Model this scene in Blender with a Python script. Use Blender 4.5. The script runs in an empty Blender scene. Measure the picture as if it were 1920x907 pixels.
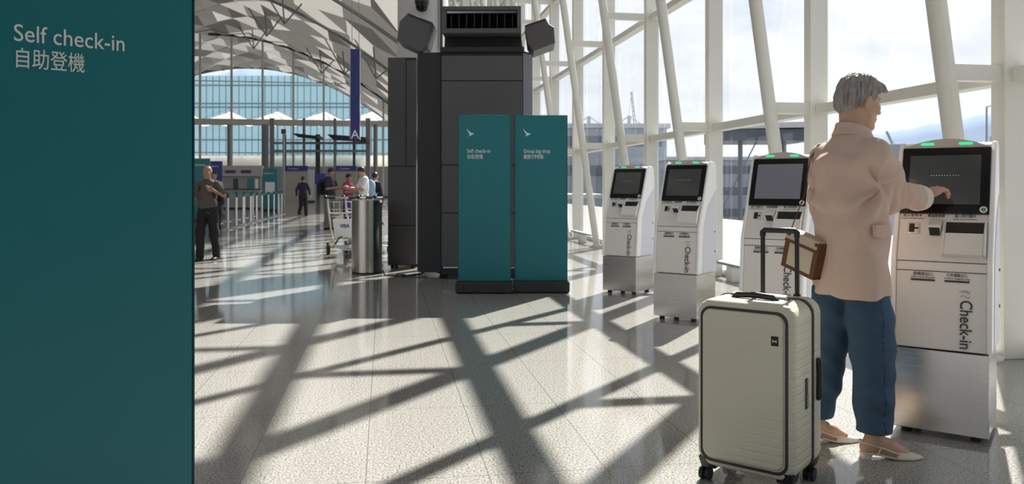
import bpy, bmesh, math, random
import numpy as np
from mathutils import Vector, Matrix

SC = bpy.context.scene
COL = SC.collection
R = math.radians
# ------------------------------------------------------------------ camera, sky, sun, exposure
FPX, EYE, HOR = 1500.0, 1.2, 348.0          # focal length in pixels of a 1920 px wide frame, eye height, horizon row
cam_d = bpy.data.cameras.new('camera')
cam_d.sensor_width = 36.0
cam_d.lens = 36.0 * FPX / 1920.0
cam_d.shift_y = -(453.5 - HOR) / 1920.0
cam_d.clip_end = 6000
cam = bpy.data.objects.new('camera', cam_d)
COL.objects.link(cam)
cam.location = (0, 0, EYE)
cam.rotation_euler = (R(90), 0, 0)
cam_d.dof.use_dof = True
cam_d.dof.focus_distance = 3.7
cam_d.dof.aperture_fstop = 5.6
SC.camera = cam
SC.view_settings.view_transform = 'Standard'
SC.view_settings.look = 'None'
SC.view_settings.gamma = 1
SC.view_settings.exposure = 0.06
SC.view_settings.use_curve_mapping = False

world = bpy.data.worlds.new('sky')
SC.world = world
world.use_nodes = True
nt = world.node_tree
nt.nodes.clear()
def wn(t, **kw):
    n = nt.nodes.new(t)
    for k, v in kw.items():
        setattr(n, k, v)
    return n
tc = wn('ShaderNodeTexCoord')
mp = wn('ShaderNodeMapping')
mp.inputs['Scale'].default_value = (1.0, 1.0, 2.0)
nz = wn('ShaderNodeTexNoise')
nz.inputs['Scale'].default_value = 3.6
nz.inputs['Detail'].default_value = 7
nz.inputs['Roughness'].default_value = .55
cr = wn('ShaderNodeValToRGB')
cr.color_ramp.elements[0].position = .33
cr.color_ramp.elements[0].color = (.66, .74, .88, 1)
cr.color_ramp.elements[1].position = .51
cr.color_ramp.elements[1].color = (.98, 1.0, 1.03, 1)
bg = wn('ShaderNodeBackground')
bg.inputs['Strength'].default_value = 1.04
wo = wn('ShaderNodeOutputWorld')
nt.links.new(tc.outputs['Generated'], mp.inputs['Vector'])
nt.links.new(mp.outputs[0], nz.inputs['Vector'])
nt.links.new(nz.outputs['Fac'], cr.inputs[0])
sx = wn('ShaderNodeSeparateXYZ')
el = wn('ShaderNodeValToRGB')                # the clear blue overhead is darker than the bright cloud near the horizon
el.color_ramp.elements[0].position = .26
el.color_ramp.elements[0].color = (1, 1, 1, 1)
el.color_ramp.elements[1].position = .62
el.color_ramp.elements[1].color = (.36, .42, .52, 1)
ml = wn('ShaderNodeMix', data_type='RGBA', blend_type='MULTIPLY')
ml.inputs['Factor'].default_value = 1.0
nt.links.new(tc.outputs['Generated'], sx.inputs[0])
nt.links.new(sx.outputs['Z'], el.inputs[0])
nt.links.new(cr.outputs[0], ml.inputs['A'])
nt.links.new(el.outputs[0], ml.inputs['B'])
nt.links.new(ml.outputs['Result'], bg.inputs[0])
nt.links.new(bg.outputs[0], wo.inputs[0])

SUN_H = (.480, .877)                         # horizontal direction towards the sun (behind the glass wall)
sun_d = bpy.data.lights.new('sun', 'SUN')
sun_d.energy = 12.8
sun_d.angle = R(.6)
sun_d.color = (1.0, .95, .87)
sun = bpy.data.objects.new('sun', sun_d)
COL.objects.link(sun)
sun.location = (40, 60, 60)
sun.rotation_euler = Vector((SUN_H[0], SUN_H[1], .964)).to_track_quat('Z', 'Y').to_euler()

# ------------------------------------------------------------------ helpers
def P(px, py, Y):
    """point seen at a pixel of the 1920x907 frame, at distance Y in front of the eye"""
    return Vector(((px - 960.0) / FPX * Y, Y, EYE - (py - HOR) / FPX * Y))
def F(px, py):
    """point of the floor seen at a pixel"""
    Y = EYE * FPX / (py - HOR)
    return Vector(((px - 960.0) / FPX * Y, Y, 0))

def tag(o, label=None, cat=None, group=None, kind=None):
    if label: o['label'] = label
    if cat: o['category'] = cat
    if group: o['group'] = group
    if kind: o['kind'] = kind
    return o
def thing(name, label, cat, loc=(0, 0, 0), rz=0.0, group=None):
    o = bpy.data.objects.new(name, None)
    o.empty_display_size = .1
    COL.objects.link(o)
    o.location = loc
    o.rotation_euler = (0, 0, rz)
    return tag(o, label, cat, group)
def link_mesh(name, me, mat, parent=None):
    o = bpy.data.objects.new(name, me)
    COL.objects.link(o)
    for m in (mat if isinstance(mat, (list, tuple)) else [mat]):
        me.materials.append(m)
    if parent is not None:
        o.parent = parent
    return o
def copy_tree(o, parent=None):
    c = o.copy()
    COL.objects.link(c)
    c.parent = parent
    for ch in list(o.children):
        copy_tree(ch, c)
    return c

class MB:
    """collects shapes into one mesh"""
    def __init__(s):
        s.v, s.f, s.sm, s.mi = [], [], [], []
    def add(s, vs, fs, smooth=False, mi=0):
        b = len(s.v)
        s.v += [tuple(v) for v in vs]
        s.f += [tuple(i + b for i in f) for f in fs]
        s.sm += [smooth] * len(fs)
        s.mi += [mi] * len(fs)
        return s
    def box(s, x0, x1, y0, y1, z0, z1, mi=0):
        vs = [(x, y, z) for z in (z0, z1) for y in (y0, y1) for x in (x0, x1)]
        return s.add(vs, [(0, 2, 3, 1), (4, 5, 7, 6), (0, 1, 5, 4), (2, 6, 7, 3), (0, 4, 6, 2), (1, 3, 7, 5)], mi=mi)
    def obox(s, c, u, v, w, hu, hv, hw, mi=0):
        c, u, v, w = Vector(c), Vector(u), Vector(v), Vector(w)
        vs = [c + u * (a * hu) + v * (b * hv) + w * (d * hw) for d in (-1, 1) for b in (-1, 1) for a in (-1, 1)]
        return s.add(vs, [(0, 2, 3, 1), (4, 5, 7, 6), (0, 1, 5, 4), (2, 6, 7, 3), (0, 4, 6, 2), (1, 3, 7, 5)], mi=mi)
    def bar(s, a, b, w, h, up=(0, 0, 1)):
        a, b = Vector(a), Vector(b)
        d = (b - a)
        L = d.length
        d.normalize()
        side = d.cross(Vector(up))
        if side.length < 1e-4: side = d.cross(Vector((0, 1, 0)))
        side.normalize()
        upv = side.cross(d)
        return s.obox((a + b) / 2, d, side, upv, L / 2, w / 2, h / 2)
    def tube(s, pts, r, n=12, caps=True):
        pts = [Vector(p) for p in pts]
        rs = r if isinstance(r, (list, tuple)) else [r] * len(pts)
        rings = []
        prev = None
        for i, p in enumerate(pts):
            d = (pts[min(i + 1, len(pts) - 1)] - pts[max(i - 1, 0)]).normalized()
            if prev is None:
                a = d.cross(Vector((0, 0, 1)))
                if a.length < 1e-3: a = d.cross(Vector((1, 0, 0)))
            else:
                a = prev - d * prev.dot(d)
            a.normalize()
            prev = a
            b = d.cross(a)
            rings.append([p + (a * math.cos(t) + b * math.sin(t)) * rs[i] for t in [2 * math.pi * k / n for k in range(n)]])
        return s.loft(rings, caps)
    def loft(s, rings, caps=True, smooth=True, close=False):
        n = len(rings[0])
        vs = [v for r in rings for v in r]
        fs = []
        m = len(rings)
        for i in range(m if close else m - 1):
            for k in range(n):
                a, b = i * n + k, i * n + (k + 1) % n
                j = (i + 1) % m
                fs.append((a, b, j * n + (k + 1) % n, j * n + k))
        s.add(vs, fs, smooth)
        if caps and not close:
            s.add(rings[0], [tuple(range(n))[::-1]])
            s.add(rings[-1], [tuple(range(n))])
        return s
    def lathe(s, prof, c=(0, 0), n=24, smooth=True):
        """prof: (radius, z) from bottom to top about a vertical axis"""
        rings = [[(c[0] + r * math.cos(2 * math.pi * k / n), c[1] + r * math.sin(2 * math.pi * k / n), z) for k in range(n)] for r, z in prof]
        return s.loft(rings, True, smooth)
    def cyl(s, a, b, r, n=16):
        return s.tube([a, b], r, n)
    def prism(s, poly, d, smooth=False):
        """poly: list of 3D points in a plane, extruded by vector d"""
        d = Vector(d)
        p0 = [Vector(p) for p in poly]
        p1 = [p + d for p in p0]
        n = len(poly)
        fs = [tuple(range(n))[::-1], tuple(range(n, 2 * n))] + [(k, (k + 1) % n, n + (k + 1) % n, n + k) for k in range(n)]
        return s.add(p0 + p1, fs, smooth)
    def ell(s, c, rx, ry, rz, n=16, m=10, M=None):
        rings = []
        for i in range(1, m):
            t = math.pi * i / m
            rings.append([Vector((rx * math.sin(t) * math.cos(2 * math.pi * k / n), ry * math.sin(t) * math.sin(2 * math.pi * k / n), -rz * math.cos(t))) for k in range(n)])
        rings = [[(M @ v if M else v) + Vector(c) for v in r] for r in rings]
        b = len(s.v)
        s.loft(rings, False)
        lo, hi = Vector((0, 0, -rz)), Vector((0, 0, rz))
        lo, hi = [(M @ v if M else v) + Vector(c) for v in (lo, hi)]
        k0 = len(s.v)
        s.v += [tuple(lo), tuple(hi)]
        last = b + (m - 2) * n
        for k in range(n):
            s.f.append((k0, b + (k + 1) % n, b + k)); s.sm.append(True); s.mi.append(0)
            s.f.append((k0 + 1, last + k, last + (k + 1) % n)); s.sm.append(True); s.mi.append(0)
        return s
    def build(s, name, mat, parent=None, bevel=0, seg=2, M=None):
        me = bpy.data.meshes.new(name)
        vs = s.v if M is None else [tuple(M @ Vector(v)) for v in s.v]
        me.from_pydata(vs, [], s.f)
        me.polygons.foreach_set('use_smooth', s.sm)
        me.polygons.foreach_set('material_index', s.mi)
        bm = bmesh.new()
        bm.from_mesh(me)
        bmesh.ops.recalc_face_normals(bm, faces=bm.faces)
        bm.to_mesh(me)
        bm.free()
        o = link_mesh(name, me, mat, parent)
        if bevel:
            md = o.modifiers.new('bevel', 'BEVEL')
            md.width = bevel
            md.segments = seg
            md.limit_method = 'ANGLE'
            md.angle_limit = R(40)
            md.harden_normals = False
        return o

def frame_fn(o, x, s, n):
    """maps (a, b, c) in a plane frame (right, up, outward) to 3D"""
    o, x, s, n = map(Vector, (o, x, s, n))
    return lambda a, b, c=0.0: o + x * a + s * b + n * c
def fbox(mb, fr, a0, a1, b0, b1, c0, c1):
    vs = [fr(a, b, c) for c in (c0, c1) for b in (b0, b1) for a in (a0, a1)]
    return mb.add(vs, [(0, 2, 3, 1), (4, 5, 7, 6), (0, 1, 5, 4), (2, 6, 7, 3), (0, 4, 6, 2), (1, 3, 7, 5)])
def text_mesh(body, size, align='LEFT', extrude=.0006, spacing=1.0, bold=0.0, width=None):
    cu = bpy.data.curves.new('lettering', 'FONT')
    cu.body = body
    cu.size = size
    cu.align_x = align
    cu.extrude = extrude
    cu.space_character = spacing
    cu.offset = bold
    cu.resolution_u = 4
    ob = bpy.data.objects.new('lettering', cu)
    COL.objects.link(ob)
    dg = bpy.context.evaluated_depsgraph_get()
    me = bpy.data.meshes.new_from_object(ob.evaluated_get(dg))
    bpy.data.objects.remove(ob)
    bpy.data.curves.remove(cu)
    if width:
        xs = [v.co.x for v in me.vertices]
        k = width / (max(xs) - min(xs))
        for v in me.vertices: v.co.x *= k
    return me
def put_text(name, body, size, fr, a, b, mat, parent, align='LEFT', c=.001, turn=0.0, **kw):
    """lettering laid on a plane frame at (a, b), turned by an angle"""
    me = text_mesh(body, size, align, **kw)
    ct, st = math.cos(turn), math.sin(turn)
    for v in me.vertices:
        x, y, z = v.co
        v.co = fr(a + x * ct - y * st, b + x * st + y * ct, c + z)
    return link_mesh(name, me, mat, parent)

# ------------------------------------------------------------------ materials
def mat(name, col, rough=.5, metal=0.0, spec=.5, emit=None, estr=0.0, coat=0.0, noise=0.0, nscale=8.0, bump=0.0, bscale=60.0, stretch=None, rvar=0.0):
    m = bpy.data.materials.new(name)
    m.use_nodes = True
    n = m.node_tree.nodes
    L = m.node_tree.links
    b = n['Principled BSDF']
    b.inputs['Base Color'].default_value = (*col, 1)
    b.inputs['Roughness'].default_value = rough
    b.inputs['Metallic'].default_value = metal
    b.inputs['Specular IOR Level'].default_value = spec
    b.inputs['Coat Weight'].default_value = coat
    if emit:
        b.inputs['Emission Color'].default_value = (*emit, 1)
        b.inputs['Emission Strength'].default_value = estr
    t = n.new('ShaderNodeTexCoord')
    mpn = n.new('ShaderNodeMapping')
    L.new(t.outputs['Object'], mpn.inputs['Vector'])
    if stretch: mpn.inputs['Scale'].default_value = stretch
    if noise or rvar:
        x = n.new('ShaderNodeTexNoise')
        x.inputs['Scale'].default_value = nscale
        x.inputs['Detail'].default_value = 4
        L.new(mpn.outputs[0], x.inputs['Vector'])
        if noise:
            mx = n.new('ShaderNodeMix')
            mx.data_type = 'RGBA'
            mx.inputs['A'].default_value = (*[c * (1 - noise) for c in col], 1)
            mx.inputs['B'].default_value = (*[min(1, c * (1 + noise)) for c in col], 1)
            L.new(x.outputs['Fac'], mx.inputs['Factor'])
            L.new(mx.outputs['Result'], b.inputs['Base Color'])
        if rvar:
            mr = n.new('ShaderNodeMapRange')
            mr.inputs['To Min'].default_value = max(0.02, rough - rvar)
            mr.inputs['To Max'].default_value = rough + rvar
            L.new(x.outputs['Fac'], mr.inputs['Value'])
            L.new(mr.outputs[0], b.inputs['Roughness'])
    if bump:
        x = n.new('ShaderNodeTexNoise')
        x.inputs['Scale'].default_value = bscale
        x.inputs['Detail'].default_value = 3
        L.new(mpn.outputs[0], x.inputs['Vector'])
        bp = n.new('ShaderNodeBump')
        bp.inputs['Strength'].default_value = bump
        bp.inputs['Distance'].default_value = .002
        L.new(x.outputs['Fac'], bp.inputs['Height'])
        L.new(bp.outputs[0], b.inputs['Normal'])
    return m

def glass_mat(name, tint=(1, 1, 1), refl=.07, rough=.0):
    m = bpy.data.materials.new(name)
    m.use_nodes = True
    n = m.node_tree.nodes
    L = m.node_tree.links
    n.clear()
    tr = n.new('ShaderNodeBsdfTransparent')
    tr.inputs['Color'].default_value = (*tint, 1)
    gl = n.new('ShaderNodeBsdfGlossy')
    gl.inputs['Roughness'].default_value = rough
    gl.inputs['Color'].default_value = (.9, .95, 1, 1)
    lw = n.new('ShaderNodeFresnel')
    lw.inputs['IOR'].default_value = 1.35
    mu = n.new('ShaderNodeMath')
    mu.operation = 'MULTIPLY'
    mu.inputs[1].default_value = refl * 10
    mu.use_clamp = True
    mx = n.new('ShaderNodeMixShader')
    o = n.new('ShaderNodeOutputMaterial')
    L.new(lw.outputs[0], mu.inputs[0])
    L.new(mu.outputs[0], mx.inputs[0])
    L.new(tr.outputs[0], mx.inputs[1])
    L.new(gl.outputs[0], mx.inputs[2])
    L.new(mx.outputs[0], o.inputs[0])
    return m

M = {}
M['white_steel'] = mat('white painted steel', (.66, .65, .595), .45, noise=.05, nscale=3)
M['mullion'] = mat('pale grey aluminium', (.62, .63, .62), .4)
M['gasket'] = mat('dark rubber gasket', (.03, .035, .04), .6)
M['glass'] = glass_mat('clear window glass', (.95, .97, .985))
M['teal'] = mat('teal vinyl', (.010, .165, .195), .42, noise=.06, nscale=2)
M['teal_edge'] = mat('dark teal edge', (.008, .05, .06), .4)
M['white_letter'] = mat('white lettering', (.75, .79, .8), .5)
M['black_base'] = mat('black powder coat', (.025, .025, .028), .55)
M['charcoal'] = mat('charcoal panel', (.085, .080, .081), .5, noise=.08, nscale=3)
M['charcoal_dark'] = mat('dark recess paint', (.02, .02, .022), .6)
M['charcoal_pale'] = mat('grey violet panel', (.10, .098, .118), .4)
M['column_pale'] = mat('pale column cladding', (.58, .57, .55), .45)
M['kiosk_white'] = mat('warm white kiosk panel', (.74, .72, .68), .4)
M['kiosk_shell'] = mat('glossy white shell', (.86, .86, .86), .3)
M['kiosk_side'] = mat('pale lavender side panel', (.62, .63, .70), .4)
M['kiosk_arch'] = mat('warm grey head cap', (.50, .46, .42), .4)
M['black_gloss'] = mat('black glass bezel', (.006, .006, .007), .12, spec=.3)
M['screen_dark'] = mat('dark display', (.02, .022, .022), .06, emit=(.5, .52, .5), estr=.035)
M['screen_lit'] = mat('grey violet display', (.03, .03, .035), .1, emit=(.46, .45, .55), estr=.16)
M['green_led'] = mat('green indicator light', (.02, .5, .2), .4, emit=(.06, .85, .33), estr=.75)
M['ink'] = mat('dark grey print', (.045, .045, .05), .6)
M['ink_soft'] = mat('mid grey print', (.3, .29, .28), .6)
M['slot'] = mat('black slot', (.006, .006, .007), .4)
M['groove'] = mat('shadow gap', (.08, .075, .07), .7)
M['steel'] = mat('brushed steel', (.50, .48, .45), .26, 1.0, stretch=(.3, .3, 40), nscale=2.0, rvar=.08, noise=.04)
M['steel_bin'] = mat('brushed bronze steel', (.50, .46, .41), .28, 1.0, stretch=(1, 1, .05), nscale=30, rvar=.06)
M['chrome'] = mat('satin chrome', (.62, .62, .62), .22, 1.0)
M['rubber'] = mat('black rubber', (.012, .012, .014), .6)
M['black_plastic'] = mat('black plastic', (.015, .015, .017), .35)
M['navy_sign'] = mat('deep blue sign', (.012, .02, .17), .4)
M['blue_header'] = mat('royal blue header', (.03, .03, .28), .4)
M['grey_counter'] = mat('grey counter laminate', (.30, .29, .28), .5)
M['beige_panel'] = mat('beige partition', (.44, .41, .37), .5)
M['grey_steel'] = mat('grey painted steel', (.27, .28, .29), .45)
M['dark_steel'] = mat('dark painted steel', (.05, .055, .06), .5)
M['paper'] = mat('white paper', (.78, .78, .76), .6)
M['sticker_green'] = mat('green sticker', (.10, .28, .13), .5)
# ------------------------------------------------------------------ the setting
WROT = R(9.09)                # the glass wall runs 9 degrees left of the view direction
WX = 4.376                    # the column line, in the frame turned by WROT
WT = Vector((-math.sin(WROT), math.cos(WROT), 0))
WN = Vector((math.cos(WROT), math.sin(WROT), 0))       # outward, through the glass
def wpt(d, p, z=0.0):
    """point at distance d inside the column line, p along the wall"""
    return WN * (WX - d) + WT * p + Vector((0, 0, z))
def wstruct(name, mb, m, bevel=0):
    o = mb.build(name, m, None, bevel)
    o.rotation_euler = (0, 0, WROT)
    return tag(o, kind='structure')
def smooth01(t):
    t = max(0.0, min(1.0, t))
    return t * t * (3 - 2 * t)
def zc(d, p):
    far = 18.9 - .0195 * (23.5 - d) ** 2
    b = smooth01((p - 42) / 12.0)
    return far * b + max(far, 14.2) * (1 - b)

def granite():
    m = bpy.data.materials.new('polished speckled granite')
    m.use_nodes = True
    n, L = m.node_tree.nodes, m.node_tree.links
    b = n['Principled BSDF']
    t = n.new('ShaderNodeTexCoord')
    def noise(scale, det):
        x = n.new('ShaderNodeTexNoise')
        x.inputs['Scale'].default_value = scale
        x.inputs['Detail'].default_value = det
        x.inputs['Roughness'].default_value = .7
        L.new(t.outputs['Object'], x.inputs['Vector'])
        return x
    a = noise(100, 5)
    r = n.new('ShaderNodeValToRGB')
    e = r.color_ramp.elements
    e[0].position, e[0].color = .36, (.08, .078, .075, 1)
    e[1].position, e[1].color = .62, (.46, .445, .41, 1)
    x = r.color_ramp.elements.new(.5)
    x.color = (.32, .31, .285, 1)
    L.new(a.outputs['Fac'], r.inputs[0])
    # joints between the slabs
    sp = n.new('ShaderNodeSeparateXYZ')
    L.new(t.outputs['Object'], sp.inputs[0])
    def joint(sock, off, step, w):
        def mth(op, p, q=None):
            k = n.new('ShaderNodeMath')
            k.operation = op
            for i, v in ((0, p), (1, q)):
                if v is None: continue
                if isinstance(v, (int, float)): k.inputs[i].default_value = v
                else: L.new(v, k.inputs[i])
            return k.outputs[0]
        s1 = mth('ADD', sock, -off + 400 * step)
        s2 = mth('MODULO', s1, step)
        s3 = mth('ABSOLUTE', mth('SUBTRACT', s2, step / 2))
        return mth('GREATER_THAN', s3, step / 2 - w)
    j1 = joint(sp.outputs['X'], .930, .5016 * 1.0, .0022)
    j2 = joint(sp.outputs['Y'], 3.294, 1.042, .0022)
    mxn = n.new('ShaderNodeMath')
    mxn.operation = 'MAXIMUM'
    L.new(j1, mxn.inputs[0])
    L.new(j2, mxn.inputs[1])
    mx = n.new('ShaderNodeMix')
    mx.data_type = 'RGBA'
    mx.inputs['B'].default_value = (.15, .145, .14, 1)
    L.new(mxn.outputs[0], mx.inputs['Factor'])
    L.new(r.outputs[0], mx.inputs['A'])
    L.new(mx.outputs['Result'], b.inputs['Base Color'])
    b.inputs['Roughness'].default_value = .09
    b.inputs['Specular IOR Level'].default_value = .3
    return m

fl = MB()
fl.box(-46, WX + .2, -14, 100, -.3, 0)
wstruct('floor', fl, granite())
bb = MB()
bb.box(WX + .07, WX + .17, -3, 97, 0, .09)
wstruct('baseboard_right', bb, M['mullion'])

def membrane(name, col, f):
    m = bpy.data.materials.new(name)
    m.use_nodes = True
    n, L = m.node_tree.nodes, m.node_tree.links
    n.clear()
    d = n.new('ShaderNodeBsdfDiffuse')
    d.inputs[0].default_value = (*col, 1)
    t = n.new('ShaderNodeBsdfTranslucent')
    t.inputs[0].default_value = (*col, 1)
    x = n.new('ShaderNodeMixShader')
    x.inputs[0].default_value = f
    o = n.new('ShaderNodeOutputMaterial')
    L.new(d.outputs[0], x.inputs[1])
    L.new(t.outputs[0], x.inputs[2])
    L.new(x.outputs[0], o.inputs[0])
    return m
M['roof_panel'] = membrane('off white roof panel', (.36, .35, .33), .10)
M['roof_skylight'] = membrane('translucent skylight', (.50, .485, .46), .24)
M['roof_dark'] = membrane('grey soffit panel', (.30, .29, .275), .05)

# vaulted roof of folded triangular panels, carried on past the end wall as an overhang
ce = MB()
rng = random.Random(4)
ps = [-14, -4, 6, 16, 26, 36] + [42 + 3.2 * k for k in range(26)]
ds = [-.9 + 2.03 * k for k in range(25)]
grid = {}
for i, p in enumerate(ps):
    for j, d in enumerate(ds):
        fold = (.6 if (i + j) % 2 else 0.0) if 0 < j < 24 else 0
        grid[i, j] = (WX - d, p, zc(min(d, 47), p) - fold * (1 if p > 40 else .3))
for i in range(len(ps) - 1):
    for j in range(len(ds) - 1):
        q = [grid[i, j], grid[i + 1, j], grid[i + 1, j + 1], grid[i, j + 1]]
        tri = ((0, 1, 2), (0, 2, 3)) if (i + j) % 2 else ((0, 1, 3), (1, 2, 3))
        for k, t3 in enumerate(tri):
            u = rng.random()
            mi = 1 if (u < .22 or (j % 4 == 1 and k == 0)) else (2 if u > .82 else 0)
            ce.add([q[t] for t in t3], [(0, 1, 2)], mi=mi)
wstruct('ceiling', ce, [M['roof_panel'], M['roof_skylight'], M['roof_dark']])

# right wall: columns with leaning tubes and cross bars, rails, panes
PB, DP, RV = 4.98, 2.547, 1.98
def dtube(z): return .27 + .142 * z
for n in range(-2, 37):
    p = PB + DP * n
    H = zc(0, p) + .1
    c = MB()
    c.box(WX - .05 - .095, WX - .05 + .095, p - .065, p + .065, 0, H)
    col = wstruct('trim_%d' % (n + 3), c, M['white_steel'], .006)
    k = MB()
    zt = H
    top = min(zt, 13.5)
    k.tube([(WX - dtube(z), p, z) for z in (0, top)], .066, 20)
    k.lathe([(.14, 0), (.14, .025), (.09, .04), (.09, .05)], (WX - dtube(0.02), p), 20)
    k.build('tube', M['white_steel'], col)
    b = MB()
    lv = 1
    while lv * RV < top - .3:
        z = lv * RV
        b.box(WX - dtube(z), WX - .1, p - .04, p + .04, z - .055, z + .055)
        lv += 1
    b.build('cross_bar', M['white_steel'], col)
    m = MB()
    m.box(WX + .06, WX + .13, p + .115, p + .185, .02, H)
    m.build('mullion', M['mullion'], col)
    g = MB()
    g.box(WX + .10, WX + .125, p + .185, p + .20, .02, H)
    g.build('gasket', M['gasket'], col)
    z = .9
    while z < min(H, 4.5) and n < 9:
        hw = MB()
        hw.box(WX + .035, WX + .062, p + .13, p + .17, z, z + .09)
        hw.build('hinge', M['mullion'], col)
        z += 1.15
    # pane and rails towards the next column
    if n < 36:
        H2 = zc(0, p + DP) + .1
        w = MB()
        w.add([(WX + .115, p + .15, .05), (WX + .115, p + DP + .09, .05), (WX + .115, p + DP + .09, H2), (WX + .115, p + .15, H)], [(0, 1, 2, 3)])
        win = wstruct('window_%d' % (n + 3), w, M['glass'])
        r = MB()
        lv = 1
        while lv * RV < min(H, H2) - .1:
            z = lv * RV
            r.box(WX - .09, WX + .06, p, p + DP, z - .06, z + .035)
            r.box(WX + .06, WX + .12, p + .1, p + DP + .1, z - .025, z + .01)
            lv += 1
        r.build('rail', M['white_steel'], win)

# end wall of the hall
EP = 96.0
def zend(d): return zc(d, EP) + .2
nm = 0
d = 1.0
mull = []
while d < 46:
    mull.append(d)
    d += 3.45
for k, d in enumerate(mull):
    m = MB()
    m.box(WX - d - .11, WX - d + .11, EP - .15, EP + .15, 0, zend(d) - .3)
    wstruct('trim_%d' % (60 + k), m, M['white_steel'])
    if k + 1 < len(mull):
        d2 = mull[k + 1]
        w = MB()
        w.add([(WX - d, EP, .1), (WX - d2, EP, .1), (WX - d2, EP, zend(d2)), (WX - d, EP, zend(d))], [(0, 1, 2, 3)])
        win = wstruct('window_%d' % (60 + k), w, M['glass'])
        r = MB()
        for z in (5.0, 13.2):
            r.box(WX - d2, WX - d, EP - .06, EP + .06, z - .05, z + .05)
        r.build('transom', M['white_steel'], win)
be = MB()
be.box(WX - 47, WX, EP - .5, EP - .1, 8.15, 8.85)
wstruct('trim_90', be, M['white_steel'], .05)
# roof arches
def arch(nm, p, drop, r, m, d0=.4, d1=46.6):
    a = MB()
    a.tube([(WX - (d0 + (d1 - d0) * k / 40), p, zc(d0 + (d1 - d0) * k / 40, p) - drop) for k in range(41)], r, 8)
    wstruct(nm, a, m)
arch('trim_91', EP - 1.2, .55, .13, M['dark_steel'], .4, 24)
arch('trim_92', EP - 2.0, .1, .12, M['grey_steel'])
arch('trim_93', 66, .9, .12, M['grey_steel'])
arch('trim_94', 52, .9, .12, M['grey_steel'])
arch('trim_96', 121.5, .4, .22, M['grey_steel'])
# slender struts under the roof, in pairs
for k, (p, dd) in enumerate(((88, 11), (88, 18), (88, 26), (76, 8), (76, 15), (76, 24), (64, 5), (64, 12), (64, 20))):
    s = MB()
    z0 = zc(dd, p) - 2.6
    for off in (-1.6, .2, 1.9):
        s.tube([(WX - dd, p, z0), (WX - dd - off, p + off * .6, zc(dd + off, p) - .2)], .06, 6)
    wstruct('trim_%d' % (100 + k), s, M['grey_steel'])

# far left wall, then unseen walls added behind and right to shape the light
wl = MB()
wl.box(WX - 48, WX - 47.4, -14, 96, 0, 12)
wstruct('wall_left', wl, M['grey_steel'])
wb = MB()
wb.box(-7, WX + .2, -14, -13.6, 0, 15)  # out of view; stops short so sky light enters from behind left
wr = MB()
wr.box(WX + .1, WX + .4, -13.6, -.2, 0, 14.3)  # added out of view to keep sky light off the large sign
wstruct('unseen_wall_right', wr, M['dark_steel'])
wstruct('unseen_wall_front', wb, mat('dark unseen wall', (.12, .12, .115), .6))

# ------------------------------------------------------------------ outside
concrete = mat('apron concrete', (.13, .13, .13), .8, noise=.15, nscale=.2)
gr = MB()
gr.box(-700, 2500, -100, 3000, -6.4, -6.0)
tag(gr.build('ground', concrete), kind='structure')
rd = MB()
rd.box(WX + .22, WX + 9, -14, 140, -.5, -.12)
wstruct('floor_terrace', rd, mat('grey terrace paving', (.14, .14, .135), .7, noise=.08, nscale=1))

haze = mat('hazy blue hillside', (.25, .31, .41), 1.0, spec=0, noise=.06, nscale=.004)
def hill(name, label, prof, Y0, depth):
    """ridge line (pixel column, pixel row) at distance Y0, with slopes before and behind it"""
    rows = []
    xs = []
    pr = sorted(prof)
    rg = random.Random(7)
    x = pr[0][0]
    while x <= pr[-1][0]:
        for (a, ya), (b, yb) in zip(pr, pr[1:]):
            if a <= x <= b:
                t = (x - a) / (b - a)
                t = t * t * (3 - 2 * t)
                xs.append((x, ya + (yb - ya) * t + rg.uniform(-.5, .5)))
                break
        x += 7
    h = MB()
    for f, dy in ((0, -depth), (.45, -depth * .55), (.8, -depth * .2), (1, 0), (.6, depth * .5), (0, depth)):
        ring = []
        for k, (x, y) in enumerate(xs):
            r = P(x, y, Y0)
            z = -6 + (r.z + 6) * f 
            ring.append((r.x * (1 + dy / Y0), Y0 + dy, z))
        rows.append(ring)
    n = len(xs)
    vs = [v for r_ in rows for v in r_]
    fs = [(i * n + k, i * n + k + 1, (i + 1) * n + k + 1, (i + 1) * n + k) for i in range(len(rows) - 1) for k in range(n - 1)]
    h.add(vs, fs, True)
    return tag(h.build(name, haze), label, 'hill', kind='structure')
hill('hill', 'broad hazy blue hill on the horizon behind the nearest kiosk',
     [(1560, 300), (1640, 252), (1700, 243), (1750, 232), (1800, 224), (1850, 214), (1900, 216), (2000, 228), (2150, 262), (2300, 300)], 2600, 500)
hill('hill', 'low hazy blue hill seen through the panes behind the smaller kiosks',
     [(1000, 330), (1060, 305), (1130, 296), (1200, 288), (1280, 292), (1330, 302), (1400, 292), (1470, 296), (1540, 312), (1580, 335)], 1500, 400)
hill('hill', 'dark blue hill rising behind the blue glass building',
     [(150, 260), (300, 190), (400, 140), (470, 128), (560, 126), (640, 140), (720, 175), (800, 240), (900, 300)], 900, 250)
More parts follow.
